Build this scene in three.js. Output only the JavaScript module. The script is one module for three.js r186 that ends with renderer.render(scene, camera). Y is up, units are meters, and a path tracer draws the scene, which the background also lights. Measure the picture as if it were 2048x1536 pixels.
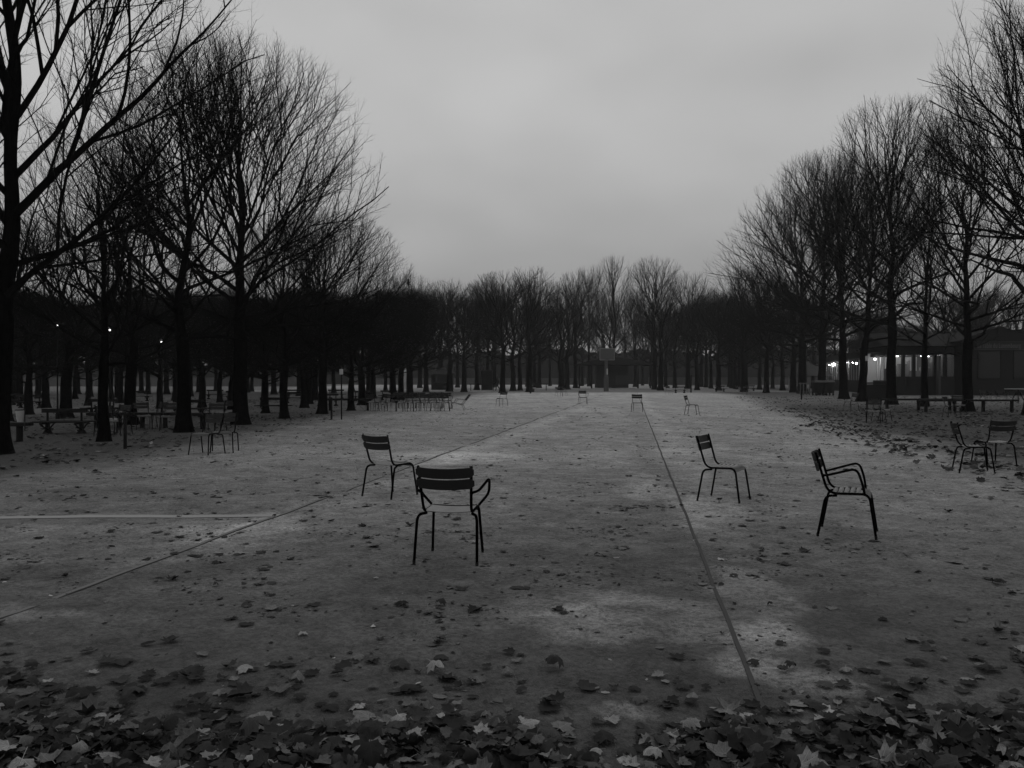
import * as THREE from 'three';
import { mergeGeometries } from 'three/addons/utils/BufferGeometryUtils.js';
import { RoundedBoxGeometry } from 'three/addons/geometries/RoundedBoxGeometry.js';
import { MarchingCubes } from 'three/addons/objects/MarchingCubes.js';
import { ImprovedNoise } from 'three/addons/math/ImprovedNoise.js';

// ---------------------------------------------------------------- camera, sky, sun, exposure
const EYE = 1.66, FOCAL = 1610, HORIZON = 757;            // metres; pixels of the 2048 x 1536 photograph
const scene = new THREE.Scene();
const camera = new THREE.PerspectiveCamera(51, 4 / 3, 0.1, 1500);
camera.position.set(0, EYE, 0);
camera.rotation.x = -0.0068;

const noise = new ImprovedNoise();
const fbm = (x, y, z, o = 4) => { let s = 0, a = 0.5; for (let i = 0; i < o; i++) { s += a * noise.noise(x, y, z); x *= 2.03; y *= 2.03; z *= 2.03; a *= 0.5; } return s; };

const SKY_W = 512, SKY_H = 256, skyData = new Float32Array(SKY_W * SKY_H * 4);
for (let j = 0; j < SKY_H; j++) for (let i = 0; i < SKY_W; i++) {
  const up = ((j + 0.5) / SKY_H - 0.5) * Math.PI, az = ((i + 0.5) / SKY_W - 0.5) * 2 * Math.PI;
  const x = Math.cos(az) * Math.cos(up), y = Math.sin(up), z = Math.sin(az) * Math.cos(up);
  const n = fbm(x * 2.2 + 4.1, y * 6.5 + 1.3, z * 2.2 + 7.7, 4), f = fbm(x * 7 + 2, y * 16, z * 7, 3);
  let v = 0.22 + 0.28 * THREE.MathUtils.smoothstep(y, -0.02, 0.3) + 0.12 * n + 0.05 * f;
  if (y < 0) v = 0.1;
  for (let c = 0; c < 3; c++) skyData[(j * SKY_W + i) * 4 + c] = v;
  skyData[(j * SKY_W + i) * 4 + 3] = 1;
}
const skyTex = new THREE.DataTexture(skyData, SKY_W, SKY_H, THREE.RGBAFormat, THREE.FloatType);
skyTex.mapping = THREE.EquirectangularReflectionMapping; skyTex.magFilter = THREE.LinearFilter; skyTex.needsUpdate = true;
scene.fog = new THREE.FogExp2(0xffffff, 0.0004);
scene.background = skyTex; scene.environment = skyTex;

const sun = new THREE.DirectionalLight(0xffffff, 0.3);     // what little direct light comes through the overcast at dusk
sun.position.set(18, 60, -25); sun.castShadow = true; sun.shadow.radius = 90;
sun.shadow.mapSize.set(2048, 2048);
Object.assign(sun.shadow.camera, { left: -80, right: 80, top: 80, bottom: -80, near: 1, far: 260 });
scene.add(sun, sun.target);
const EXPOSURE = 1;

// ---------------------------------------------------------------- helpers
function rng(seed) { let a = seed >>> 0; return () => { a = (a + 0x6D2B79F5) | 0; let t = Math.imul(a ^ (a >>> 15), 1 | a); t = (t + Math.imul(t ^ (t >>> 7), 61 | t)) ^ t; return ((t ^ (t >>> 14)) >>> 0) / 4294967296; }; }
const V = (x, y, z) => new THREE.Vector3(x, y, z);
const lerp = THREE.MathUtils.lerp, sstep = THREE.MathUtils.smoothstep, clamp = THREE.MathUtils.clamp;
const depthAt = (py) => FOCAL * EYE / (py - HORIZON);
const G = (px, py) => { const d = depthAt(py); return V((px - 1024) / FOCAL * d, 0, -d); };              // where a ground point of the photograph lies
const A = (px, d, y = 0) => V((px - 1024) / FOCAL * d, y, -d);
const highAt = (py, d) => EYE + (HORIZON - py) / FOCAL * d;
const grey = (v) => new THREE.Color().setRGB(v, v, v);
const mat = (v, rough = 0.85, more = {}) => new THREE.MeshPhysicalMaterial({ color: grey(v), roughness: rough, specularIntensity: rough > 0.75 ? 0.2 : 0.6, ...more });

const used = new Map();
function numbered(name) { const n = used.get(name) ?? 0; used.set(name, n + 1); return n ? `${name}_${String(n).padStart(3, '0')}` : name; }
function shade(o) { o.traverse((m) => { if (m.isMesh) { m.castShadow = true; m.receiveShadow = true; } }); return o; }
function part(name, geo, m, parent) { const o = new THREE.Mesh(geo, m); o.name = name; o.castShadow = o.receiveShadow = true; parent.add(o); return o; }
function thing(name, label, category, pos = V(0, 0, 0), turn = 0, group) {
  const o = new THREE.Group(); o.name = numbered(name); o.position.copy(pos); o.rotation.y = turn;
  o.userData = { label, category }; if (group) o.userData.group = group;
  scene.add(o); return o;
}
function copyOf(src, label, pos, turn = 0, group) {
  const o = src.clone(); o.name = numbered(src.userData.base ?? src.name.replace(/_\d{3}$/, '')); o.position.copy(pos); o.rotation.set(0, turn, 0); o.scale.set(1, 1, 1);
  o.userData = { label, category: src.userData.category }; if (group) o.userData.group = group;
  scene.add(o); return o;
}
function struct(name, geo, m) { const o = new THREE.Mesh(geo, m); o.name = numbered(name); o.userData.kind = 'structure'; o.receiveShadow = o.castShadow = true; scene.add(o); return o; }

class MB {                                                  // collects tubes and slabs into one geometry
  constructor() { this.p = []; this.n = []; this.u = []; this.i = []; }
  get count() { return this.p.length / 3; }
  tube(pts, rad, sides, cap = false, irregular = 0) {
    const base0 = this.count, N = pts.length, t = V(0, 0, 0), a = V(0, 0, 0), b = V(0, 0, 0);
    let ref = Math.abs(pts[N - 1].y - pts[0].y) > 0.9 * pts[0].distanceTo(pts[N - 1]) ? V(1, 0, 0) : V(0, 1, 0), run = 0;
    for (let k = 0; k < N; k++) {
      t.subVectors(pts[Math.min(N - 1, k + 1)], pts[Math.max(0, k - 1)]).normalize();
      a.crossVectors(ref, t); if (a.lengthSq() < 1e-6) a.set(1, 0, 0); a.normalize(); b.crossVectors(t, a); ref = b.clone();
      if (k) run += pts[k].distanceTo(pts[k - 1]);
      const r = rad[k], last = r <= 1e-6;
      for (let s = 0; s <= (last ? 0 : sides); s++) {
        const th = s / sides * 2 * Math.PI, c = Math.cos(th), sn = Math.sin(th);
        const rr = irregular ? r * (1 + irregular * noise.noise(c * 1.7 + pts[0].x * 3, run * 0.8, sn * 1.7 + pts[0].z)) : r;
        this.p.push(pts[k].x + (a.x * c + b.x * sn) * rr, pts[k].y + (a.y * c + b.y * sn) * rr, pts[k].z + (a.z * c + b.z * sn) * rr);
        this.n.push(a.x * c + b.x * sn, a.y * c + b.y * sn, a.z * c + b.z * sn);
        this.u.push(s / sides * 2, run);
      }
    }
    const w = sides + 1;
    for (let k = 0; k < N - 1; k++) {
      const o = base0 + k * w;
      for (let s = 0; s < sides; s++) {
        if (rad[k + 1] <= 1e-6) this.i.push(o + s, o + w, o + s + 1);
        else this.i.push(o + s, o + w + s, o + s + 1, o + s + 1, o + w + s, o + w + s + 1);
      }
    }
    if (cap) for (const k of [0, N - 1]) {
      const c = this.count; this.p.push(pts[k].x, pts[k].y, pts[k].z);
      t.subVectors(pts[Math.min(N - 1, k + 1)], pts[Math.max(0, k - 1)]).normalize().multiplyScalar(k ? 1 : -1);
      this.n.push(t.x, t.y, t.z); this.u.push(0, 0);
      const o = base0 + k * w; for (let s = 0; s < sides; s++) k ? this.i.push(o + s, c, o + s + 1) : this.i.push(o + s, o + s + 1, c);
    }
    return this;
  }
  geo() {
    const g = new THREE.BufferGeometry();
    g.setAttribute('position', new THREE.Float32BufferAttribute(this.p, 3)); g.setAttribute('normal', new THREE.Float32BufferAttribute(this.n, 3)); g.setAttribute('uv', new THREE.Float32BufferAttribute(this.u, 2));
    g.setIndex(this.i); return g;
  }
}
// a bent sheet with thickness: f(u, v) -> point, u and v from 0 to 1
function slab(nu, nv, f, t) {
  const p = [], idx = [], w = nu + 1, e = 1e-3, n = V(0, 0, 0), pts = [];
  for (let j = 0; j <= nv; j++) for (let i = 0; i <= nu; i++) {
    const u = i / nu, v = j / nv, c = f(u, v), du = f(Math.min(1, u + e), v).sub(f(Math.max(0, u - e), v)), dv = f(u, Math.min(1, v + e)).sub(f(u, Math.max(0, v - e)));
    n.crossVectors(du, dv).normalize(); pts.push([c.clone().addScaledVector(n, t / 2), c.clone().addScaledVector(n, -t / 2)]);
  }
  for (const s of [0, 1]) { const o = p.length / 3; for (const q of pts) p.push(q[s].x, q[s].y, q[s].z);
    for (let j = 0; j < nv; j++) for (let i = 0; i < nu; i++) { const a = o + j * w + i, b = a + 1, c = a + w, d = c + 1; s ? idx.push(a, c, b, b, c, d) : idx.push(a, b, c, b, d, c); } }
  const rim = []; for (let i = 0; i < nu; i++) rim.push(i); for (let j = 0; j < nv; j++) rim.push(j * w + nu); for (let i = nu; i > 0; i--) rim.push(nv * w + i); for (let j = nv; j > 0; j--) rim.push(j * w);
  const o = p.length / 3; for (const k of rim) for (const s of [0, 1]) p.push(pts[k][s].x, pts[k][s].y, pts[k][s].z);
  for (let k = 0; k < rim.length; k++) { const a = o + 2 * k, b = o + 2 * ((k + 1) % rim.length); idx.push(a, a + 1, b, b, a + 1, b + 1); }
  const g = new THREE.BufferGeometry(); g.setAttribute('position', new THREE.Float32BufferAttribute(p, 3)); g.setAttribute('uv', new THREE.Float32BufferAttribute(new Float32Array(p.length / 3 * 2), 2)); g.setIndex(idx); g.computeVertexNormals(); return g;
}
function fillet(corners, radii, seg = 6) {                  // polyline with rounded corners
  const out = [corners[0].clone()];
  for (let k = 1; k < corners.length - 1; k++) {
    const c = corners[k], r = Array.isArray(radii) ? radii[k - 1] : radii, a = corners[k - 1].clone().sub(c), b = corners[k + 1].clone().sub(c);
    const p0 = c.clone().addScaledVector(a.clone().normalize(), Math.min(r, a.length() * 0.48)), p1 = c.clone().addScaledVector(b.clone().normalize(), Math.min(r, b.length() * 0.48));
    for (let s = 0; s <= seg; s++) { const t = s / seg; out.push(p0.clone().multiplyScalar((1 - t) * (1 - t)).addScaledVector(c, 2 * t * (1 - t)).addScaledVector(p1, t * t)); }
  }
  out.push(corners.at(-1).clone()); return out;
}
const pipe = (pts, r, sides = 8) => new MB().tube(pts, pts.map(() => r), sides, true).geo();
const box = (w, h, d, x = 0, y = 0, z = 0, r = 0.008) => { const g = new RoundedBoxGeometry(w, h, d, 1, Math.min(r, w / 3, h / 3, d / 3)); g.translate(x, y, z); return g; };
const merged = (list) => mergeGeometries(list.map((g) => (g.index ? g.toNonIndexed() : g)));

// ---------------------------------------------------------------- textures
function grainTexture(size, seed, fn) {
  const d = new Uint8Array(size * size * 4), r = rng(seed);
  fn(d, size, r); const t = new THREE.DataTexture(d, size, size); t.wrapS = t.wrapT = THREE.RepeatWrapping; t.magFilter = THREE.LinearFilter; t.minFilter = THREE.LinearMipmapLinearFilter; t.needsUpdate = true; return t;
}
function tileNoise(size, cells, r) {                         // value noise that wraps
  const g = new Float32Array(cells * cells).map(() => r()), out = new Float32Array(size * size);
  for (let y = 0; y < size; y++) for (let x = 0; x < size; x++) {
    const fx = x / size * cells, fy = y / size * cells, ix = Math.floor(fx), iy = Math.floor(fy); let tx = fx - ix, ty = fy - iy; tx = tx * tx * (3 - 2 * tx); ty = ty * ty * (3 - 2 * ty);
    const q = (a, b) => g[(b % cells) * cells + (a % cells)];
    out[y * size + x] = lerp(lerp(q(ix, iy), q(ix + 1, iy), tx), lerp(q(ix, iy + 1), q(ix + 1, iy + 1), tx), ty);
  }
  return out;
}
const gritFill = (lo, hi) => (d, S, r) => {
  const a = tileNoise(S, 12, r), b = tileNoise(S, 64, r), c = tileNoise(S, 300, r), p = new Float32Array(S * S);
  for (let k = 0; k < 5200; k++) {                           // small stones, light and dark
    const x = r() * S, y = r() * S, q = 1 + r() * r() * 4.5, t = r() < 0.55 ? 0.5 * r() : -0.4 * r();
    for (let j = -6; j <= 6; j++) for (let i = -6; i <= 6; i++) if (i * i + j * j < q * q) p[((Math.floor(y) + j + S) % S) * S + ((Math.floor(x) + i + S) % S)] = t;
  }
  for (let k = 0; k < S * S; k++) { const v = 0.5 + 0.3 * (a[k] - 0.5) + 0.45 * (b[k] - 0.5) + 0.5 * (c[k] - 0.5) + 0.3 * (r() - 0.5) + p[k] * 0.55, w = clamp(lerp(lo, hi, clamp(v, 0, 1)) * 255, 0, 255); d[4 * k] = d[4 * k + 1] = d[4 * k + 2] = w; d[4 * k + 3] = 255; }
};
const gritTex = grainTexture(1024, 11, gritFill(0.08, 1.1));
const barkTex = grainTexture(512, 12, (d, S, r) => {
  const a = tileNoise(S, 40, r), b = tileNoise(S, 9, r), c = tileNoise(S, 128, r);
  for (let y = 0; y < S; y++) for (let x = 0; x < S; x++) { const sx = x, sy = Math.floor(y * 0.25) % S, v = 0.55 * a[(Math.floor(y * 0.25) * S + sx) % (S * S)] + 0.2 * b[y * S + x] + 0.25 * c[sy * S + sx], w = clamp(60 + 195 * v, 0, 255), k = 4 * (y * S + x); d[k] = d[k + 1] = d[k + 2] = w; d[k + 3] = 255; }
});
function canvasTex(w, h, draw, srgb = true) { const c = document.createElement('canvas'); c.width = w; c.height = h; draw(c.getContext('2d'), w, h); const t = new THREE.CanvasTexture(c); if (srgb) t.colorSpace = THREE.SRGBColorSpace; return t; }
const leafTex = canvasTex(256, 256, (g, w, h) => {
  const r = rng(5); g.fillStyle = '#c4c4c4'; g.fillRect(0, 0, w, h);
  for (let k = 0; k < 260; k++) { const v = Math.floor(110 + r() * 140); g.fillStyle = `rgba(${v},${v},${v},0.16)`; g.beginPath(); g.arc(r() * w, r() * h, 4 + r() * 22, 0, 7); g.fill(); }
  for (let k = 0; k < 90; k++) { g.fillStyle = `rgba(30,30,30,${0.15 + 0.35 * r()})`; g.beginPath(); g.arc(r() * w, r() * h, 1 + r() * 3.5, 0, 7); g.fill(); }
  g.strokeStyle = 'rgba(250,250,250,0.75)';
  const line = (x0, y0, x1, y1, t) => { g.lineWidth = t; g.beginPath(); g.moveTo(x0, y0); g.lineTo(x1, y1); g.stroke(); };
  line(128, 256, 128, 0, 4); for (const s of [-1, 1]) { line(128, 236, 128 + s * 125, 150, 3); line(128, 236, 128 + s * 85, 70, 3); line(128, 236, 128 + s * 90, 250, 2.5); for (let k = 0; k < 7; k++) line(128, 200 - k * 26, 128 + s * 46, 172 - k * 26, 1.3); }
});

// ---------------------------------------------------------------- the ground
const COURT_DIR = V(Math.sin(0.152), 0, -Math.cos(0.152));
const curveX = (list) => { const q = list.map(([x, y]) => G(x, y)).sort((a, b) => b.z - a.z); return (z) => { if (z >= q[0].z) return q[0].x + (z - q[0].z) * (q[1].x - q[0].x) / (q[1].z - q[0].z); for (let k = 1; k < q.length; k++) if (z >= q[k].z) return lerp(q[k - 1].x, q[k].x, (z - q[k - 1].z) / (q[k].z - q[k - 1].z)); return q.at(-1).x; }; };
const leftEdge = curveX([[-260, 1034], [0, 985], [175, 952], [420, 905], [620, 856], [740, 832], [860, 812], [930, 798], [990, 789]]);
const rightEdge = curveX([[2350, 1062], [2048, 968], [1850, 915], [1690, 872], [1560, 832], [1500, 817], [1475, 802], [1440, 789]]);
const leftLine = (z) => { const a = G(0, 1240); return a.x - (z - a.z) * Math.tan(0.166); };
const rightLine = (z) => { const a = G(1540, 1450); return a.x - (z - a.z) * Math.tan(0.1473); };
// worn dry places and damp places of the sand, [px, py, half width px, half height px, tone change] as seen in the photograph
const PATCHES = [[1330, 1255, 300, 62, 0.62], [1180, 1215, 190, 30, 0.35], [1640, 1365, 150, 44, 0.95], [1560, 1290, 120, 60, 0.7], [1500, 1180, 90, 60, 0.45], [1205, 1462, 80, 32, 1.1], [180, 1080, 420, 44, 0.22], [470, 1060, 120, 26, 0.22], [60, 1215, 90, 16, 0.4], [900, 915, 150, 16, 0.3], [1330, 990, 60, 60, 0.3], [1430, 1010, 60, 30, 0.25],
  [330, 1130, 260, 30, -0.25], [900, 1170, 160, 40, -0.3], [1700, 1230, 130, 40, -0.3], [1470, 1390, 60, 24, -0.45], [1250, 1340, 60, 12, -0.25], [560, 1200, 330, 60, -0.15], [1900, 1250, 200, 80, -0.15], [1500, 950, 70, 20, -0.1], [1100, 1130, 200, 40, -0.12]]
  .map(([x, y, w, h, t]) => { const d = depthAt(y), c = G(x, y); return { x: c.x, z: c.z, rx: w / FOCAL * d, rz: h * d * d / (FOCAL * EYE), t }; });
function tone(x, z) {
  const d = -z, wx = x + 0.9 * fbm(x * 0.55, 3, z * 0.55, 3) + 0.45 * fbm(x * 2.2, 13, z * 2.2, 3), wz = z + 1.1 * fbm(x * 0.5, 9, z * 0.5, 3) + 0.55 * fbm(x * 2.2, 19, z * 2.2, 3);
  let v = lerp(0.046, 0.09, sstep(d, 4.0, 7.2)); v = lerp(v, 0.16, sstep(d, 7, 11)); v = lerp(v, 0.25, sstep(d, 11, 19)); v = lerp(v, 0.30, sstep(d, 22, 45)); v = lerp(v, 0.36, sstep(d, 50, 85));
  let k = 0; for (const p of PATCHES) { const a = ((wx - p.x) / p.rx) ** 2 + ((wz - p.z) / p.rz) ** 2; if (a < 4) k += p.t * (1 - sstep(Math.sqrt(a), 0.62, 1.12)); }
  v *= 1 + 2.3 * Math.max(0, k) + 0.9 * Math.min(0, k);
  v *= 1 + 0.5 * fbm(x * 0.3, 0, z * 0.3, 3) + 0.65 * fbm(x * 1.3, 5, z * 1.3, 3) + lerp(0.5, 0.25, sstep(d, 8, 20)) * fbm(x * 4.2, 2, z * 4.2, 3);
  // damp streaks along the two edging lines
  v *= 1 - 0.16 * sstep(-x, 2, 7) * sstep(d, 8, 14); const rl = x - rightLine(z); v *= 1 + 0.22 * Math.exp(-((rl - 0.35) ** 2) / 0.14) * sstep(d, 5, 9) - 0.14 * Math.exp(-((rl + 0.3) ** 2) / 0.2);
  const ll = x - leftLine(z); v *= 1 + 0.3 * Math.exp(-((ll - 0.28 - 0.01 * d) ** 2) / (0.04 + 0.004 * d)) * sstep(d, 9.2, 11) * (1 - sstep(d, 30, 60)); if (ll < 0 && d < 40) v *= 0.93; v *= 1 + 0.75 * Math.exp(-(((ll + 0.12) / 0.14) ** 2)) * (1 - sstep(d, 8, 12)) * clamp(0.6 + 1.6 * fbm(x * 0.8, 61, z * 0.8, 2), 0, 1);
  // under the trees: trampled earth, and pale paths crossing the grove
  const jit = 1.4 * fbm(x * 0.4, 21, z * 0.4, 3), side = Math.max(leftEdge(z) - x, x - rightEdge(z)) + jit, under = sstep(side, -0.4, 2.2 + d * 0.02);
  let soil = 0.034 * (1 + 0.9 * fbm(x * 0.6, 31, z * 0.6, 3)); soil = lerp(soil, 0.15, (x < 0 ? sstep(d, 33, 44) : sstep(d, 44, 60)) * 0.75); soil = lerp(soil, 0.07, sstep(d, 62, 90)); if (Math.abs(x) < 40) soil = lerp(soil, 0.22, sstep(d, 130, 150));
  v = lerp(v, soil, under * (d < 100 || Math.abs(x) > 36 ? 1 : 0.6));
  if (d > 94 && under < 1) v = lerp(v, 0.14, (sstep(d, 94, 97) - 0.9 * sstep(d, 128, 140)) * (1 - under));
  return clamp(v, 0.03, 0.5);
}
const groundY = (x, z) => 0.012 * noise.noise(x * 0.8, 1.5, z * 0.8) + 0.004 * noise.noise(x * 3.1, 4.5, z * 3.1);
{
  const xs = [], zs = [];
  const grow = (list, from, to, step0, k) => { let q = from, s = step0; while (Math.abs(q) < Math.abs(to)) { list.push(q); q += Math.sign(to) * s; s *= k; } list.push(to); };
  const px = [], nx = []; grow(px, 0, 9, 0.075, 1.0); { let q = 9, s = 0.08; while (q < 900) { q += s; s *= 1.045; px.push(q); } } for (const v of px) if (v > 0) nx.push(-v);
  xs.push(...nx.reverse(), ...px);
  { let q = 3, s = 0.12; zs.push(60, 30, 15, 8, 5); while (q > -14) { zs.push(q); q -= s < 0.07 ? 0.07 : (q > -2.5 ? 0.15 : 0.07); } s = 0.07; while (q > -900) { zs.push(q); q -= s; s *= 1.028; } zs.push(-900); }
  const p = [], n = [], u = [], c = [], idx = [], W = xs.length;
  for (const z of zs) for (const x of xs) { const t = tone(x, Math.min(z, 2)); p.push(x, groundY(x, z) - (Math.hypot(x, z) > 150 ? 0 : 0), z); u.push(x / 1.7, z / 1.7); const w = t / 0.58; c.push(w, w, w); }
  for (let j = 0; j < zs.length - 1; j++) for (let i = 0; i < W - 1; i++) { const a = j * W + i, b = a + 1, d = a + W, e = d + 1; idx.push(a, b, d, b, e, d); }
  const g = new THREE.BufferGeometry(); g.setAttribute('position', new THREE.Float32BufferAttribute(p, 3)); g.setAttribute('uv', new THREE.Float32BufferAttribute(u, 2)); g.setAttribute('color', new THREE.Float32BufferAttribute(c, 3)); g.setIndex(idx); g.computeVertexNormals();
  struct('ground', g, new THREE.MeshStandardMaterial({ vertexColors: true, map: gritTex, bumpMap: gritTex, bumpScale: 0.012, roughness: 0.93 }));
}
// flush edging: a dark strip along the right of the court, a pale kerb with a dark joint along the left, a pale kerb across
function strip(name, f, z0, z1, w, lift, m, n = 320, bury = 0.02) {
  const g = slab(n, 1, (u, v) => { const z = z0 + (z1 - z0) * Math.pow(u, 1.8), x = f(z) + (v - 0.5) * w + 0.012 * noise.noise(z * 1.3, w * 9, 0); return V(x, groundY(x, z) + lift - bury * Math.max(0, noise.noise(z * 0.9, 7.7, x * 0.3) + 0.35 * noise.noise(z * 6, 1.7, 0)), z); }, 0.006);
  return struct(name, g, m);
}
const edgeDark = mat(0.055, 0.9, { bumpMap: gritTex, bumpScale: 0.003 }), kerbPale = new THREE.MeshStandardMaterial({ color: grey(0.7), roughness: 0.9, map: gritTex });
strip('edging_strip', rightLine, -3.75, -94, 0.028, 0.004, edgeDark, 320, 0.006);
strip('joint_strip', leftLine, -1, -84, 0.016, 0.003, mat(0.04, 0.95));
strip('kerb_strip', (z) => leftLine(z) - 0.033, -1, -84, 0.042, 0.0025, new THREE.MeshStandardMaterial({ color: grey(0.34), roughness: 0.9, map: gritTex }));
{
  const a = G(-420, 1038), b = G(556, 1032);
  struct('kerb_strip', slab(60, 1, (u, v) => { const x = lerp(a.x, b.x, u), z = lerp(a.z, b.z, u) + (v - 0.5) * 0.17 + 0.014 * noise.noise(x * 2, 0, 3); return V(x, groundY(x, z) + 0.006, z); }, 0.006), kerbPale);
}

// ---------------------------------------------------------------- trees
const barkMat = new THREE.MeshPhysicalMaterial({ specularIntensity: 0.3, color: grey(0.07), roughness: 0.95, map: barkTex, bumpMap: barkTex, bumpScale: 0.012 });
const twigMat = mat(0.035, 1), deadLeafMat = new THREE.MeshStandardMaterial({ color: grey(0.09), roughness: 0.9 });

function buildTree(o) {
  const r = rng(o.seed), R2 = () => r() * 2 - 1, up = V(0, 1, 0);
  const { H, hf, R, cy, hb, rt, detail } = o, lean = o.lean ?? V(0, 0, 0);
  const centre = (y) => V(lean.x * y, 0, lean.z * y);
  const outside = (p) => { const c = centre(p.y), ry = p.y > cy ? H - cy : cy - hb, a = Math.atan2(p.z, p.x), RR = R * (1 + 0.14 * noise.noise(Math.cos(a) * 1.6 + o.seed, p.y * 0.28, Math.sin(a) * 1.6)); return Math.pow(((p.x - c.x) ** 2 + (p.z - c.z) ** 2) / (RR * RR), 1.2) + Math.pow(Math.abs(p.y - cy) / ry, 2.3) > 1; };
  const reach = (p, d, most) => { const q = p.clone(); let s = 0; while (s < most) { q.addScaledVector(d, 0.3); s += 0.3; if (outside(q)) break; } return s; };
  const path = (p, d, len, n, wig, trop) => { const pts = [p.clone()], dir = d.clone(), q = p.clone(); for (let k = 0; k < n; k++) { dir.x += R2() * wig; dir.y += R2() * wig * 0.7 + trop; dir.z += R2() * wig; if (n > 4 && k && r() < 0.14) { dir.x += R2() * 0.32; dir.y += R2() * 0.25; dir.z += R2() * 0.32; } dir.normalize(); q.addScaledVector(dir, len / n); pts.push(q.clone()); } return pts; };
  const along = (pts, t) => { const f = clamp(t, 0, 0.999) * (pts.length - 1), k = Math.floor(f); return { p: pts[k].clone().lerp(pts[k + 1], f - k), t: pts[k + 1].clone().sub(pts[k]).normalize() }; };
  const side = (t, az) => { const a = V(0, 0, 0).crossVectors(Math.abs(t.y) < 0.9 ? up : V(1, 0, 0), t).normalize(), b = V(0, 0, 0).crossVectors(t, a); return a.multiplyScalar(Math.cos(az)).addScaledVector(b, Math.sin(az)); };
  const trunk = new MB(), limbs = [], crown = new MB(), leaves = new MB();
  const spacing = o.spacing ?? [0.74, 0.4, 0.21, 0.16], thick = o.thick ?? 1;
  const leafAt = (p) => { const a = V(R2(), R2() * 0.5 - 0.3, R2()).normalize(), b = side(a, r() * 6.3), s = (o.leafSize ?? 0.07) * (0.6 + 0.8 * r()), q = leaves.count, n = V(0, 0, 0).crossVectors(a, b);
    for (const [i, j] of [[0, 0], [0.6, 0.5], [1.3, 0], [0.6, -0.5]]) { leaves.p.push(p.x + a.x * s * i + b.x * s * j, p.y + a.y * s * i + b.y * s * j - 0.02, p.z + a.z * s * i + b.z * s * j); leaves.n.push(n.x, n.y, n.z); leaves.u.push(0, 0); } leaves.i.push(q, q + 1, q + 2, q, q + 2, q + 3); };
  function kids(pts, len, rad, level, from) {
    if (level > detail) return;
    let az = r() * 6.3; const sp = spacing[level - 1];
    for (let s = from * len + sp * r(); s < len * 0.985; s += sp * (0.6 + 0.8 * r())) {
      const t = s / len, { p, t: tan } = along(pts, t); az += 2.4 + R2() * 0.5;
      const ang = [0, 0.6, 0.58, 0.68, 0.72][level] * (0.7 + 0.6 * r()), d = tan.clone().multiplyScalar(Math.cos(ang)).addScaledVector(side(tan, az), Math.sin(ang));
      d.y += [0, 0.16, 0.18, 0.2, 0.16][level]; d.normalize();
      const c = centre(p.y), inward = d.x * (p.x - c.x) + d.z * (p.z - c.z) < -0.15 * Math.hypot(p.x - c.x, p.z - c.z);
      if (inward && level < 3 && r() < 0.55) continue;
      let l = [0, 0.8 * len * (1 - 0.4 * t) + 1.2, 0.55 * len * (1 - 0.45 * t) + 0.45, 0.3 + 0.45 * r() + 0.12 * len * (1 - t), 0.12 + 0.2 * r()][level] * (0.7 + 0.6 * r());
      const big = o.scale ?? 1; if (level >= 3) l *= big;
      if (level <= 3) l = Math.min(l, reach(p, d, l + 0.3) * (0.88 + 0.14 * r()));
      if (l < 0.08) continue;
      const rHere = rad[0] + (rad[1] - rad[0]) * t, r0 = Math.min(rHere * 0.72, [0, 0.034, 0.0145, 0.0064, 0.0042][level] * thick * (0.75 + 0.5 * r()) * (level < 3 ? clamp(l / (level === 1 ? 3.4 : 1.5), 0.35, 1.4) : 1)), r1 = r0 * (level >= 3 ? 0.45 : 0.3);
      const n = level === 1 ? 8 : level === 2 ? 5 : level === 3 ? 3 : 1, q = path(p, d, l, n, [0, 0.13, 0.14, 0.15, 0][level], [0, 0.045, 0.05, 0.05, 0][level]);
      const rr = q.map((_, k) => lerp(r0, r1, k / n)); if (level >= 3 || level === detail) rr[n] = 0;
      crown.tube(q, rr, level === 1 ? 4 : 3);
      if (o.leaves && level === Math.min(3, detail) && p.y < (o.leafTop ?? 99) && r() < o.leaves) for (let k = 0; k < 1 + 2 * r(); k++) leafAt(q[Math.floor(r() * q.length)]);
      kids(q, l, [r0, r1], level + 1, level === 1 ? 0.12 : 0.1);
    }
  }
  // trunk and leader
  const top = H * (o.leader ?? 0.9), nT = 22, tp = [];
  { const w1 = R2() * 3, w2 = R2() * 3; for (let k = 0; k <= nT; k++) { const y = top * k / nT - (k ? 0 : 0.15), c = centre(y), a = 0.03 * y; tp.push(V(c.x + a * noise.noise(y * 0.35, w1, 0) * 1.6, y, c.z + a * noise.noise(w2, y * 0.35, 3) * 1.6)); } }
  const rTrunk = (y) => (y < hf ? rt * (1 + 0.55 * Math.exp(-y / 0.35) - 0.12 * y / hf) : Math.max(0.012, rt * 0.88 * Math.pow(1 - (y - hf) / (top - hf + 0.01), 1.15) * 0.8 + 0.01));
  const dense = []; for (let k = 0; k <= 60; k++) dense.push(along(tp, Math.pow(k / 60, 1.4)).p);
  trunk.tube(dense, dense.map((p) => rTrunk(Math.max(0, p.y))), o.sides ?? 10, false, 0.16);
  const leadFrom = 0.5 * (hf / top) + 0.4; kids(tp, top, [rt * 0.9, 0.02], 1, leadFrom);
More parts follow.
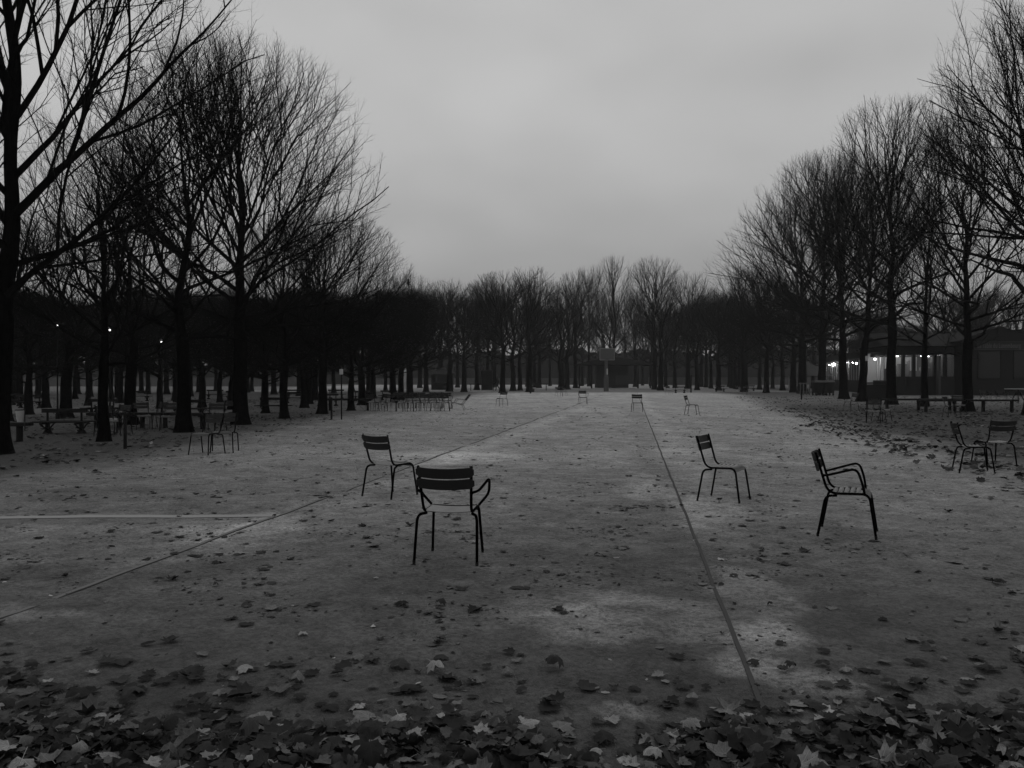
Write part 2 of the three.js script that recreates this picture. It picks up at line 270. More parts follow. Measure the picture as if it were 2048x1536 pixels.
  // limbs
  for (let k = 0; k < o.limbs; k++) {
    const t = k / (o.limbs - 1), y = hf + (o.limbZone ?? 0.3) * H * Math.pow(t, 1.15) - 0.15, p = along(tp, y / top).p;
    const tilt = lerp(o.low ?? 1.15, 0.28, Math.pow(t, 1.15)) * (0.88 + 0.24 * r()), az = k * 2.4 + R2() * 0.5 + o.seed, d = V(Math.sin(tilt) * Math.cos(az), Math.cos(tilt), Math.sin(tilt) * Math.sin(az));
    const len = reach(p, d, 20) * (0.9 + 0.1 * r()), r0 = rt * lerp(0.36, 0.25, t) * (0.8 + 0.4 * r()), pts = path(p, d, len, 14, 0.09, (o.trop ?? 0.024) * (1.25 - 0.75 * tilt / 1.4));
    const m = new MB(); m.tube(pts, pts.map((_, i) => lerp(r0, 0.014, Math.pow(i / 14, 0.8))), o.limbSides ?? 7, false, 0.1); limbs.push(m); kids(pts, len, [r0, 0.014], 1, 0.14);
  }
  return { trunk: trunk.geo(), limbs: limbs.map((l) => l.geo()), crown: crown.geo(), leaves: leaves.count ? leaves.geo() : null };
}
let triangles = 0;
function treeProto(o, name, withLimbs) {
  const g = buildTree(o), root = new THREE.Group(); root.name = name; root.userData = { base: name, category: 'tree' };
  part('trunk', g.trunk, barkMat, root);
  if (withLimbs) for (const l of g.limbs) part('limb', l, barkMat, root);
  const c = part('crown', withLimbs ? g.crown : mergeGeometries([g.crown, ...g.limbs]), twigMat, root); c.userData.kind = 'stuff';
  if (g.leaves) { const f = part('foliage', g.leaves, deadLeafMat, root); f.userData.kind = 'stuff'; }
  root.traverse((m) => { if (m.isMesh) triangles += m.geometry.index.count / 3; });
  root.userData.H = o.H; return root;
}
const TREES = {
  edge: treeProto({ seed: 3, H: 14, hf: 3.7, R: 6.0, cy: 6.9, hb: 2.3, rt: 0.27, limbs: 17, limbZone: 0.3, detail: 4, low: 1.4 }, 'bare_tree', true),
  edgeSlim: treeProto({ seed: 8, H: 13.2, hf: 3.4, R: 5.0, cy: 7.0, hb: 2.3, rt: 0.22, limbs: 12, detail: 4, low: 1.35, spacing: [0.92, 0.5, 0.24, 0.18] }, 'bare_tree', true),
  giant: treeProto({ seed: 21, H: 15.5, hf: 3.0, R: 5.5, cy: 8.0, hb: 1.9, rt: 0.28, limbs: 15, spacing: [0.95, 0.5, 0.23, 0.17], detail: 4, low: 1.4, limbZone: 0.34, lean: V(0.06, 0, 0), trop: 0.014, leaves: 0.05, leafTop: 5.5, leafSize: 0.09 }, 'bare_tree', true),
  tall: treeProto({ seed: 33, H: 19, hf: 5.2, R: 6.3, cy: 10.2, hb: 3.2, rt: 0.33, limbs: 15, detail: 4, low: 1.3, limbZone: 0.36, scale: 1.25, thick: 1.2, spacing: [1.0, 0.56, 0.29, 0.23] }, 'bare_tree', true),
  tallWide: treeProto({ seed: 40, H: 18, hf: 4.4, R: 7.6, cy: 9.0, hb: 2.8, rt: 0.34, limbs: 17, detail: 4, low: 1.42, limbZone: 0.36, scale: 1.25, thick: 1.2, spacing: [1.05, 0.58, 0.3, 0.24], lean: V(-0.03, 0, 0.01) }, 'bare_tree', true),
  groveA: treeProto({ seed: 51, H: 10.5, hf: 2.8, R: 3.9, cy: 5.8, hb: 2.0, rt: 0.2, limbs: 9, detail: 3, scale: 1.2, thick: 2, spacing: [0.42, 0.27, 0.17], low: 1.3, leaves: 0.3, leafSize: 0.07 }, 'grove_tree', false),
  groveB: treeProto({ seed: 62, H: 11.5, hf: 3.0, R: 3.6, cy: 6.4, hb: 2.3, rt: 0.24, limbs: 8, detail: 3, scale: 1.2, thick: 2, spacing: [0.42, 0.27, 0.17], low: 1.25, leaves: 0.2, leafSize: 0.07 }, 'grove_tree', false),
  farA: treeProto({ seed: 71, H: 15, hf: 4.2, R: 4.4, cy: 8.6, hb: 3.4, rt: 0.3, limbs: 9, detail: 3, scale: 1.4, thick: 2.3, spacing: [0.8, 0.5, 0.3], low: 1.1, leaves: 0.1, leafTop: 10, leafSize: 0.1 }, 'far_tree', false),
  farB: treeProto({ seed: 83, H: 16, hf: 4.0, R: 5.0, cy: 10, hb: 3.4, rt: 0.32, limbs: 8, detail: 3, scale: 1.4, thick: 2.3, spacing: [0.85, 0.52, 0.32], low: 0.95, limbZone: 0.36, leaves: 0.03, leafTop: 8, leafSize: 0.1 }, 'far_tree', false),
  farC: treeProto({ seed: 97, H: 13.5, hf: 3.6, R: 4.6, cy: 7.6, hb: 2.8, rt: 0.28, limbs: 10, detail: 3, scale: 1.4, thick: 2.3, spacing: [0.7, 0.42, 0.27], low: 1.3, leaves: 0.22, leafTop: 9, leafSize: 0.1 }, 'far_tree', false),
};
console.log('tree triangles', triangles);
function tree(kind, pos, { h = 1, w = 1, turn = 0 }, label, group) { const t = copyOf(TREES[kind], label, pos, turn, group); t.scale.set(w, h, w); return t; }
// the big ones, each told apart
tree('giant', G(-14, 908), { h: 1, w: 1.0, turn: 0.05 }, 'huge near bare tree cut by the left edge, long limbs sweeping right');
tree('edgeSlim', G(368, 864), { h: 0.88, w: 0.95, turn: 1.1 }, 'bare tree with straight trunk in front of the left pair, just behind two side chairs');
tree('edge', G(482, 849), { h: 0.97, w: 0.93, turn: 2.6 }, 'large domed bare tree with flared trunk, right one of the big left pair');
tree('edge', G(645, 828), { h: 0.68, w: 0.76, turn: 0.4 }, 'bare tree left of the white post sign, lower branches reaching over the sand');
tree('edgeSlim', G(568, 837), { h: 0.62, w: 0.75, turn: 4.0 }, 'slim bare tree between the big domed tree and the white post sign');
tree('edgeSlim', G(208, 883), { h: 0.62, w: 0.62, turn: 3.1 }, 'young thin tree standing before the long dark bench at left');
tree('edgeSlim', G(132, 836), { h: 0.64, w: 1.05, turn: 5.1 }, 'thick trunked bare tree right behind the double park bench');
tree('edgeSlim', G(262, 849), { h: 0.64, w: 0.95, turn: 3.6 }, 'bare tree behind the long dark bench, right of the young thin tree');
tree('edgeSlim', G(14, 842), { h: 0.62, w: 0.72, turn: 2.1 }, 'bare tree at the left edge behind the low dark bench');
tree('tallWide', A(2230, 30), { h: 1.12, w: 0.95, turn: 2.7 }, 'tallest bare tree at the right edge, crown running out of the top');
tree('tall', A(2062, 36.5), { h: 0.98, w: 0.85, turn: 1.2 }, 'bare tree cut by the right edge behind the rightmost bench');
tree('tallWide', G(1936, 823), { h: 0.82, w: 0.72, turn: 0.2 }, 'thick bare tree between the two right hand benches and the dark gabled building');
tree('tall', G(1783, 809), { h: 1.02, w: 0.9, turn: 4.4 }, 'tall bare tree with fan shaped crown before the lit windows');
tree('edgeSlim', G(1850, 813), { h: 0.95, w: 0.9, turn: 1.9 }, 'slim bare tree before the lit windows, right of the fan shaped one');
tree('tallWide', G(1688, 798), { h: 1.12, w: 0.95, turn: 5.5 }, 'bare tree left of a leaning trunk, before the string of terrace lights');
{ const t = tree('tall', G(1722, 803), { h: 0.86, w: 0.85, turn: 2.2 }, 'leaning bare tree whose trunk tilts left before the terrace lights'); t.rotation.z = 0.08; }
tree('tallWide', G(1643, 790), { h: 1.36, w: 1.15, turn: 3.4 }, 'spreading bare tree beside the dark waste containers');
tree('tallWide', G(1606, 787), { h: 1.26, w: 1.34, turn: 4.5 }, 'spreading bare tree at the end of the right row, limbs reaching over the sand');

const rT = rng(404), placed = [];
const rise = (p, kind, py = 600) => clamp(highAt(py + 60 * (rT() - 0.5), -p.z) / TREES[kind].userData.H, 0.5, 1.15);
const free = (p, gap) => placed.every((q) => Math.hypot(q.x - p.x, q.z - p.z) > gap);
// the ranks of the grove: trunks that the photograph shows first, then the depth of the wood behind them
for (const [px, py, own] of [[176, 811, 'slanting dark trunk right behind the thick trunk at the double park bench'], [320, 817, 'dark trunk left of the big left pair, behind the long dark bench'], [404, 815, 'slim dark trunk seen between the two trunks of the big left pair'], [92, 816, 'dark trunk left of the thick trunk behind the double park bench'], [609, 816, 'dark trunk midway between the slim tree and the tree at the white post sign'], [702, 821, 'dark trunk right of the white post sign, behind the low rail bench'], [747, 797, 'thick dark trunk behind the left end of the crowded chair row'], [787, 793, 'dark trunk just left of the white statue'], [821, 792, 'dark trunk just right of the white statue'], [440, 805], [530, 803], [40, 806], [240, 806], [480, 800], [350, 801]]) { const p = G(px, py), k = rT() < 0.5 ? 'groveA' : 'groveB', h = rise(p, k); placed.push(p); tree(k, p, { h, w: 0.45 + 0.5 * h + 0.2 * rT(), turn: rT() * 6.3 }, own ?? 'bare tree with dark trunk standing in the ranks of the left grove', own ? undefined : 'trees of the left grove'); }
for (let k = 0; k < 66; k++) { let p, n = 0; do { const d = 36 + 70 * rT(), px = -150 + 980 * Math.pow(rT(), 0.8); p = A(px, d); n++; } while ((!free(p, 3.6) || p.x > leftEdge(p.z) - 2) && n < 40); const kind = ['groveA', 'groveB', 'farC'][Math.floor(rT() * 3)], h = rise(p, kind); placed.push(p); tree(kind, p, { h, w: 0.45 + 0.5 * h + 0.2 * rT(), turn: rT() * 6.3 }, 'bare tree with dark trunk standing in the ranks of the left grove', 'trees of the left grove'); }
for (const [px, py] of [[1545, 777], [1565, 781], [1587, 785], [1471, 778], [1519, 779], [1490, 781]]) { const p = G(px, py); placed.push(p); tree('farC', p, { h: 0.85 + 0.2 * rT(), w: 1 + 0.2 * rT(), turn: rT() * 6.3 }, 'bare tree with slender trunk in the ranks right of the court', 'trees of the right grove'); }
for (let k = 0; k < 22; k++) { let p, n = 0; do { const q = rT(), d = q < 0.6 ? 92 + 45 * rT() : 135 + 40 * rT(), px = q < 0.6 ? 1475 + 140 * rT() : 1640 + 500 * rT(); p = A(px, d); n++; } while ((!free(p, 4.5) || (d2(p) < 100 && p.x < rightEdge(p.z) + 2) || inKiosk(p)) && n < 40); placed.push(p); tree(['farC', 'farA', 'groveB'][Math.floor(rT() * 3)], p, { h: 0.9 + 0.3 * rT(), w: 1 + 0.25 * rT(), turn: rT() * 6.3 }, 'bare tree with slender trunk in the ranks right of the court', 'trees of the right grove'); }
function d2(p) { return -p.z; }
function inKiosk(p) { return p.x > 30 && p.z < -70 && p.z > -130; }
for (const [px, d, h] of [[1890, 108, 1.0], [1960, 116, 1.1], [2030, 110, 1.05], [2110, 114, 1.1], [1600, 132, 1.1], [1626, 138, 1.2], [1648, 126, 1.05], [1584, 140, 1.0], [1670, 136, 1.1]]) { const p = A(px, d); placed.push(p); tree('farC', p, { h, w: 1.25, turn: rT() * 6.3 }, 'bare tree with slender trunk in the ranks right of the court', 'trees of the right grove'); }
for (const [px, py, k, h] of [[852, 784, 'farC', 0.8], [899, 783, 'farB', 0.88], [928, 784, 'farC', 0.86], [954, 780, 'farA', 0.86], [1005, 786, 'farC', 0.95], [1026, 782, 'farA', 0.95], [1040, 781, 'farC', 0.92], [1059, 784, 'farA', 0.95], [1078, 776, 'farB', 1.02], [1121, 780, 'farA', 0.94], [1135, 779, 'farB', 0.95], [1151, 776, 'farA', 1.12], [1178, 773, 'farB', 1.32], [1229, 776, 'farA', 1.3], [1309, 779, 'farB', 1.16], [1321, 781, 'farA', 1.0], [1394, 780, 'farC', 0.93], [1412, 775, 'farA', 1.05], [1422, 777, 'farC', 1.0], [1437, 781, 'farC', 0.98], [880, 779, 'farA', 0.95], [975, 778, 'farC', 1.05], [1270, 774, 'farA', 1.1], [1350, 776, 'farC', 1.0], [1205, 771, 'farC', 1.5], [1250, 770, 'farA', 1.45], [1100, 772, 'farA', 1.06], [915, 775, 'farA', 1.04], [1375, 771, 'farB', 1.1], [840, 776, 'farB', 1.0], [990, 773, 'farB', 1.06], [1285, 771, 'farC', 1.1]]) {
  const p = G(px, py); placed.push(p); tree(k, p, { h: h * (p.z < -125 ? 1.16 : 1.04) * (0.95 + 0.1 * rT()), w: 1 + 0.2 * rT(), turn: rT() * 6.3 }, 'bare tree with slim trunk in the row across the far end', 'trees across the far end of the court');
}
for (let k = 0; k < 28; k++) { let p, n = 0; do { p = A(780 + 720 * rT(), 128 + 85 * rT()); n++; } while (!free(p, 4.5) && n < 40); placed.push(p); tree(['farA', 'farB', 'farC'][Math.floor(rT() * 3)], p, { h: 1.0 + 0.3 * rT(), w: 1.05 + 0.3 * rT(), turn: rT() * 6.3 }, 'distant bare tree behind the row at the far end', 'distant trees'); }

// ---------------------------------------------------------------- chairs
const paint = new THREE.MeshStandardMaterial({ color: grey(0.028), roughness: 0.42, bumpMap: gritTex, bumpScale: 0.0006 }), slatPaint = mat(0.016, 0.75), skySheenSeatPaint = mat(0.14, 0.34, { specularIntensity: 1 }), rollPaint = mat(0.05, 0.4), rubber = mat(0.015, 0.9);  // seat slats painted paler than the frame: reflected sky put into their colour
function chairProto(arms, low = false) {
  const root = new THREE.Group(), nm = low ? 'low_armchair' : arms ? 'garden_armchair' : 'garden_chair'; root.name = nm; root.userData = { base: nm, category: arms ? 'armchair' : 'chair' };
  const K = low ? { top: [0.25, 0.80, -0.62], b: [0.225, 0.25, -0.2], f: [0.225, 0.37, 0.32], foot: [0.24, 0.01, 0.40], rf: [0.28, 0.01, -0.32], rc: [0.275, 0.27, -0.2], re: [0.214, 0.26, -0.02] }
    : { top: [0.24, 0.88, -0.31], b: [0.216, 0.447, -0.185], f: [0.216, 0.458, 0.215], foot: [0.243, 0.01, 0.28], rf: [0.285, 0.01, -0.28], rc: [0.272, 0.427, -0.205], re: [0.212, 0.428, -0.1] };
  const v = (a, s) => V(a[0] * s, a[1], a[2]), R = 0.0132;
  for (const s of [-1, 1]) {
    part('frame_tube', pipe(fillet([v(K.top, s), v(K.b, s), v(K.f, s), v(K.foot, s)], [0.1, 0.08], 7), R), paint, root);
    part('rear_leg', pipe(fillet([v(K.rf, s), v(K.rc, s), v(K.re, s)], 0.07, 7), R), paint, root);
    for (const q of [K.foot, K.rf]) part('foot_cap', new THREE.CylinderGeometry(0.0145, 0.0135, 0.03, 10).translate(q[0] * s, 0.015, q[2]), rubber, root);
    if (arms && !low) part('armrest', pipe(fillet([V(s * 0.226, 0.635, -0.238), V(s * 0.285, 0.648, -0.18), V(s * 0.34, 0.735, 0.1), V(s * 0.325, 0.58, 0.15), V(s * 0.226, 0.466, 0.17)], [0.05, 0.07, 0.05], 5), R * 0.95), paint, root);
    if (low) part('armrest', pipe(fillet([V(s * 0.236, 0.5, -0.4), V(s * 0.33, 0.56, 0.08), V(s * 0.226, 0.36, 0.2)], 0.08, 6), R), paint, root);
  }
  const up = V(...K.top).sub(V(...K.b)), L = up.length(), dir = up.clone().normalize();                     // along the back
  const along = (y, x, bulge) => { const p = V(0, K.b[1], K.b[2]).addScaledVector(V(0, dir.y, dir.z), y); return V(x, p.y + bulge * dir.z, p.z - bulge * dir.y); };
  const slatH = low ? 0.12 : 0.094, tops = low ? [L + 0.008, L - 0.125, L - 0.258] : [L - 0.004, L - 0.11];
  for (const t of tops) {
    const W = 0.262, r = 0.022;
    part('back_slat', slab(14, 4, (a, b) => { const x = (a * 2 - 1) * W, e = Math.max(0, Math.abs(x) - (W - r)), h = slatH / 2 - r + Math.sqrt(Math.max(0, r * r - e * e)); return along(t - slatH / 2 + (b * 2 - 1) * h, x, 0.01 + 0.052 * (1 - (x / W) ** 2)); }, 0.006), slatPaint, root);
  }
  const B = V(0, K.b[1], K.b[2]), F = V(0, K.f[1], K.f[2]), n = low ? 6 : 5, len = B.distanceTo(F) - 0.075, sd = F.clone().sub(B).normalize();
  for (let k = 0; k < n; k++) {
    const z0 = 0.035 + (len - 0.035) * k / n, z1 = 0.035 + (len - 0.035) * (k + 1) / n - 0.014;
    part('seat_slat', slab(8, 4, (a, b) => { const x = (a * 2 - 1) * 0.213, p = B.clone().addScaledVector(sd, lerp(z0, z1, b)); return V(x, p.y + 0.013 - 0.013 * (1 - (x / 0.213) ** 2) * 0.9 - 0.007 * (2 * b - 1) ** 2, p.z); }, 0.006), skySheenSeatPaint, root);
  }
  part('front_slat', slab(8, 8, (a, b) => { const x = (a * 2 - 1) * 0.209, th = b * 1.25, p = F.clone().addScaledVector(sd, -0.07); return V(x, p.y + 0.013 - 0.085 * (1 - Math.cos(th)) - 0.008 * (1 - (x / 0.209) ** 2) * (1 - b), p.z + 0.085 * Math.sin(th)); }, 0.005), rollPaint, root);
  for (let k = 1; k < n; k++) { const p = B.clone().addScaledVector(sd, 0.035 + (len - 0.035) * k / n - 0.007); part('gap_shade_bar', box(0.42, 0.006, 0.026, 0, p.y - 0.004, p.z, 0.002), slatPaint, root); }  // added dark laths below the slats, standing in for shade in the gaps
  return root;
}
const CH = { side: chairProto(false), arm: chairProto(true), low: chairProto(true, true) };
function chair(kind, p, fx, fz, label, group) { const c = copyOf(CH[kind], label, V(p.x, groundY(p.x, p.z), p.z), Math.atan2(fx, fz), group); return c; }
chair('arm', V(-0.557, 0, -7.42), 0.06, -0.47, 'dark slatted armchair nearest the camera, seen from behind with empty seat');
chair('side', V(-1.715, 0, -11.4), 0.31, -0.42, 'dark armless chair standing just behind the nearest armchair, turned half away');
chair('side', V(2.91, 0, -11.02), 0.42, 0.27, 'dark armless chair right of the edging strip, facing right towards the armchair');
chair('arm', V(3.6, 0, -8.62), 0.58, 0.272, 'dark armchair in side view facing right, at the right of the open sand');
chair('side', V(8.2, 0, -14.3), 0.96, 0.3, 'dark armless chair facing right, front one of the right edge pair');
chair('side', V(9.2, 0, -15.4), -0.06, -1, 'dark armless chair with broad back to the right, rear one of the right edge pair');
chair('arm', G(1166, 808), 0.05, 1, 'far dark armchair below the left side of the basketball board');
chair('side', G(1275, 823), 0.25, -1, 'far dark armless chair standing at the end of the edging strip');
chair('side', G(1384, 829), 0.42, 0.22, 'far dark armless chair in side view, right of the edging strip end');
chair('side', G(1003, 811), -0.45, -0.8, 'far dark armless chair alone, right of the reclined low armchair');
chair('side', G(412, 908), -0.25, 1, 'slim armless chair on the left border, left one of two side by side');
chair('side', G(447, 904), 0.2, 1, 'slim armless chair on the left border, right one of two side by side');
chair('arm', G(430, 862), 0.1, 1, 'armchair in shade between the two big left trunks, front one');
chair('side', G(452, 850), -0.2, 1, 'armless chair in shade beside the flared trunk of the domed tree');
chair('side', G(1748, 846), -0.4, 0.8, 'armless chair on leaf litter before the benches, left of a crossed second chair');
chair('side', G(1764, 842), 0.5, 0.6, 'armless chair on leaf litter, overlapping the chair to its left');
chair('side', G(1702, 819), -0.9, 0.3, 'small dark chair under the leaning bare tree at right');
chair('side', G(1904, 833), 0.9, 0.1, 'chair with pale seat at the left end of the rightmost bench');
chair('arm', G(1918, 829), -0.3, 1, 'armchair facing the camera beside the thick right tree trunk');
chair('arm', G(1972, 806), 0.1, 1, 'pale backed armchair behind the rightmost bench, left one');
chair('arm', G(2004, 806), -0.2, 1, 'pale backed armchair behind the rightmost bench, right one');
for (const [px, py, fx, k] of [[285, 858, 0.6, 'side'], [310, 855, -0.5, 'side'], [338, 860, 0.2, 'side'], [216, 872, 0.9, 'side'], [235, 868, -0.3, 'arm']]) chair(k, G(px, py), fx, 0.8, 'dim chair among those at the long dark bench in left shade', 'chairs at the long left bench');
{ const r = rng(77); for (let k = 0; k < 14; k++) chair(r() < 0.3 ? 'arm' : 'side', G(782 + (k % 7) * 17 + 4 * r() + (k > 6 ? 7 : 0), k > 6 ? 815 + 2 * r() : 821 + 2 * r()), 0.5 - r(), (k > 6 ? 1 : -1), `${['first', 'second', 'third', 'fourth', 'fifth', 'sixth', 'seventh'][k % 7]} chair from the left in the ${k > 6 ? 'rear' : 'front'} line of the crowded double row`, 'chairs in the crowded row'); }
chair('side', G(745, 822), 0.3, -1, 'dark chair at the left end of the crowded row, beside the low rail bench');
chair('arm', G(760, 821), -0.6, 0.5, 'armchair at the left end of the crowded row, turned sideways');
chair('side', G(889, 822), 0.05, -1, 'dark chair with its back to the camera, beside the low armchair');
chair('low', G(917, 818), -1, 0.25, 'low reclined armchair tilted back at the right end of the crowded row');
for (const [px, py] of [[1118, 793], [1128, 791], [1338, 789], [1478, 787], [1494, 789]]) chair('side', G(px, py), 0.3, 0.9, 'tiny faint chair near the far end of the court', 'faint far chairs');

// ---------------------------------------------------------------- benches, posts, signs
const woodDark = new THREE.MeshPhysicalMaterial({ color: grey(0.012), specularIntensity: 0.25, roughness: 1, bumpMap: barkTex, bumpScale: 0.003 }), iron = mat(0.01, 0.9), signWhite = mat(0.5, 0.6);
function doubleBench() {
  const root = new THREE.Group(); root.name = 'double_bench'; root.userData = { base: 'double_bench', category: 'bench' };
  for (const s of [-1, 1]) {
    part('support', merged([box(0.09, 0.34, 0.12, s * 0.5, 0.17, 0), box(0.05, 0.42, 0.05, s * 0.5, 0.52, 0), box(0.06, 0.05, 0.86, s * 0.5, 0.315, 0), new THREE.CylinderGeometry(0.09, 0.15, 0.1, 10).toNonIndexed().translate(s * 0.5, 0.05, 0)]), iron, root);
    for (const z of [-1, 1]) { const g = new MB().tube(fillet([V(s * 0.5, 0.1, z * 0.05), V(s * 0.5, 0.2, z * 0.22), V(s * 0.5, 0.3, z * 0.4)], 0.1), new Array(9).fill(0.022), 6, true).geo(); part('bracket', g, iron, root); }
  }
  part('back_board', box(1.3, 0.12, 0.035, 0, 0.69, 0.045), woodDark, root); part('back_board', box(1.3, 0.12, 0.035, 0, 0.69, -0.045), woodDark, root);
  for (const z of [-0.36, -0.26, -0.16, 0.16, 0.26, 0.36]) part('seat_plank', box(1.62, 0.035, 0.09, 0, 0.36, z), woodDark, root);
  return root;
}
const DB = doubleBench();
const bench2 = (px, py, turn, label, group) => copyOf(DB, label, G(px, py), turn, group);
bench2(129, 867, 0.05, 'dark double sided park bench before the thick tree trunk at left');
bench2(205, 832, -0.05, 'dark double bench farther back, behind the young thin tree');
bench2(378, 834, 0.1, 'dark double bench behind the front trunk of the left pair');
bench2(547, 826, 0, 'dark double bench behind the slim tree right of the domed tree');
bench2(655, 812, 0.1, 'dark double bench under the tree left of the white post sign');
for (const [px, py] of [[590, 806], [725, 802], [778, 800], [430, 798], [470, 802], [60, 816], [280, 802], [590, 797], [672, 797], [20, 812]]) bench2(px, py, 0.1, 'small dim double bench deep in the left grove', 'benches deep in the left grove');
for (const [px, py] of [[1060, 783], [1440, 783], [1360, 786], [1500, 782]]) bench2(px, py, 0.1, 'dim double bench before the far row of trees', 'benches at the far end');
function longBench(px0, px1, py, height, label, posts, turn = 0) {
  const d = depthAt(py), L = (px1 - px0) / FOCAL * d, root = thing('long_bench', label, 'bench', A((px0 + px1) / 2, d), turn);
  for (const z of [-0.11, 0.11]) part('seat_plank', box(L, 0.09, 0.2, 0, height - 0.045, z, 0.015), woodDark, root);
  for (let k = 0; k < posts; k++) part('leg', box(0.11, height - 0.09, 0.14, lerp(-L / 2 + 0.25, L / 2 - 0.25, posts > 1 ? k / (posts - 1) : 0.5), (height - 0.09) / 2, 0), woodDark, root);
}
longBench(-70, 58, 883, 0.5, 'low dark backless bench cut by the left edge', 2);
longBench(178, 345, 856, 0.52, 'long dark backless bench behind the young thin tree at left', 4);
longBench(345, 420, 858, 0.53, 'short dark backless bench behind the front left trunk', 2);
longBench(650, 745, 821, 0.62, 'dark backless bench right of the white post sign', 3);
longBench(1763, 1911, 821, 0.62, 'long dark backless bench before the lit windows, left one of two', 3, 0.05);
longBench(1840, 2036, 824, 0.62, 'long dark backless bench before the gabled building, right one of two', 4, 0.04);
longBench(1050, 1096, 781, 0.95, 'dim backless bench under the far trees left of the basketball post', 2);
longBench(938, 990, 781, 0.95, 'dim backless bench in front of the dark cabinet', 3);
function stake(px, py, topPy, label, rad = 0.033) { const p = G(px, py), h = highAt(topPy, -p.z), root = thing('wooden_post', label, 'post', p); part('shaft', new THREE.CylinderGeometry(rad * 0.9, rad, h, 10).translate(0, h / 2, 0), woodDark, root); part('cap', new THREE.SphereGeometry(rad * 0.9, 10, 5, 0, 6.3, 0, 1.57).translate(0, h, 0), woodDark, root); }
stake(250, 898, 826, 'short dark post standing in front of the long left bench', 0.04);
stake(663, 839, 796, 'short dark post left of the white post sign', 0.04);
stake(1603, 799, 770, 'short dark post at the edge of the right grove before the containers', 0.06);
stake(1382, 785, 752, 'dark post at the far end right of the basketball board', 0.09);
stake(1061, 787, 755, 'dark post at the far end left of the far armchair', 0.09);
stake(1530, 786, 764, 'dark post at far right of the court end', 0.09);
stake(1320, 781, 765, 'stout short post at the far end under the large fork', 0.3);
function postSign(px, py, topPy, w, h, label) {
  const p = G(px, py), top = highAt(topPy, -p.z), root = thing('post_sign', label, 'sign', p);
  part('pole', new THREE.CylinderGeometry(0.028, 0.028, top, 10).translate(0, top / 2, 0), iron, root);
  part('plate', box(w, h, 0.012, 0, top - h / 2, 0.036, 0.004), signWhite, root);
  for (const y of [0.03, h - 0.03]) part('clamp', box(0.075, 0.018, 0.07, 0, top - y, 0.004, 0.003), iron, root);
}
postSign(683, 839, 738, 0.15, 0.22, 'slim post with small white plate at the left border of the sand');
postSign(1733, 818, 712, 0.17, 0.27, 'slim post with small white plate before the terrace lights');

// basketball stand
{
  const p = G(1214, 783), d = -p.z, root = thing('basketball_stand', 'basketball board on a pale post at the far end of the court', 'basketball hoop', p);
  const top = highAt(697, d), bot = highAt(720, d), W = 29 / FOCAL * d, metal = mat(0.1, 0.6), board = mat(0.085, 0.7);
  part('post', new THREE.CylinderGeometry(0.2, 0.24, bot + 0.3, 12).translate(0, (bot + 0.3) / 2, -0.9), metal, root);
  part('padding', new THREE.CylinderGeometry(0.3, 0.32, 1.9, 12).translate(0, 0.95, -0.9), mat(0.1, 0.8), root);
  part('arm', merged([box(0.14, 0.14, 1.0, 0, bot + 0.2, -0.42), box(0.1, 0.1, 0.9, 0, bot + 0.75, -0.42)]), metal, root);
  part('board', box(W, top - bot, 0.05, 0, (top + bot) / 2, 0.1), board, root);
  part('border', merged([box(W + 0.04, 0.08, 0.06, 0, top, 0.105), box(W + 0.04, 0.08, 0.06, 0, bot, 0.105), box(0.08, top - bot, 0.064, -W / 2, (top + bot) / 2, 0.105), box(0.08, top - bot, 0.064, W / 2, (top + bot) / 2, 0.105)]), mat(0.2, 0.6), root);
  part('hoop', new THREE.TorusGeometry(0.24, 0.02, 8, 20).rotateX(Math.PI / 2).translate(0, bot + 0.1, 0.4), iron, root);
  part('notice', box(0.14, 0.75, 0.02, 0.1, highAt(743, d), -0.64), mat(0.6, 0.5), root);
}

// ---------------------------------------------------------------- lamps of the grove
const glow = (v) => new THREE.MeshStandardMaterial({ color: grey(0.8), emissive: grey(1), emissiveIntensity: v, roughness: 0.5 });
for (const [px, py, d, lab] of [[220, 660, 34, 'lit lamp in the left grove, middle one of three bright dots'], [324, 685, 35, 'lit lamp in the left grove, right and brightest of three bright dots'], [115, 650, 33, 'lit lamp in the left grove, left and faintest of three bright dots']]) {
  const p = A(px, d), y = highAt(py, d), root = thing('street_lamp', lab, 'street lamp', p);
  part('pole', new THREE.LatheGeometry([[0.08, 0], [0.08, 0.2], [0.04, 0.3], [0.03, 1.0], [0.025, y - 0.3], [0.05, y - 0.22], [0.02, y - 0.13]].map(([a, b]) => new THREE.Vector2(a, b)), 12), iron, root);
  part('lantern_frame', merged([new THREE.CylinderGeometry(0.08, 0.05, 0.03, 8).toNonIndexed().translate(0, y - 0.11, 0), new THREE.ConeGeometry(0.13, 0.1, 8).toNonIndexed().translate(0, y + 0.14, 0)]), iron, root);
  part('lamp_bulb', new THREE.SphereGeometry(px === 324 ? 0.05 : px === 115 ? 0.03 : 0.034, 12, 8).translate(0, y, 0), glow(5), root);
  const l = new THREE.PointLight(0xffffff, 0.7, 0, 2); l.position.set(p.x, y, p.z); l.shadow.radius = 4; l.castShadow = true; scene.add(l);
}

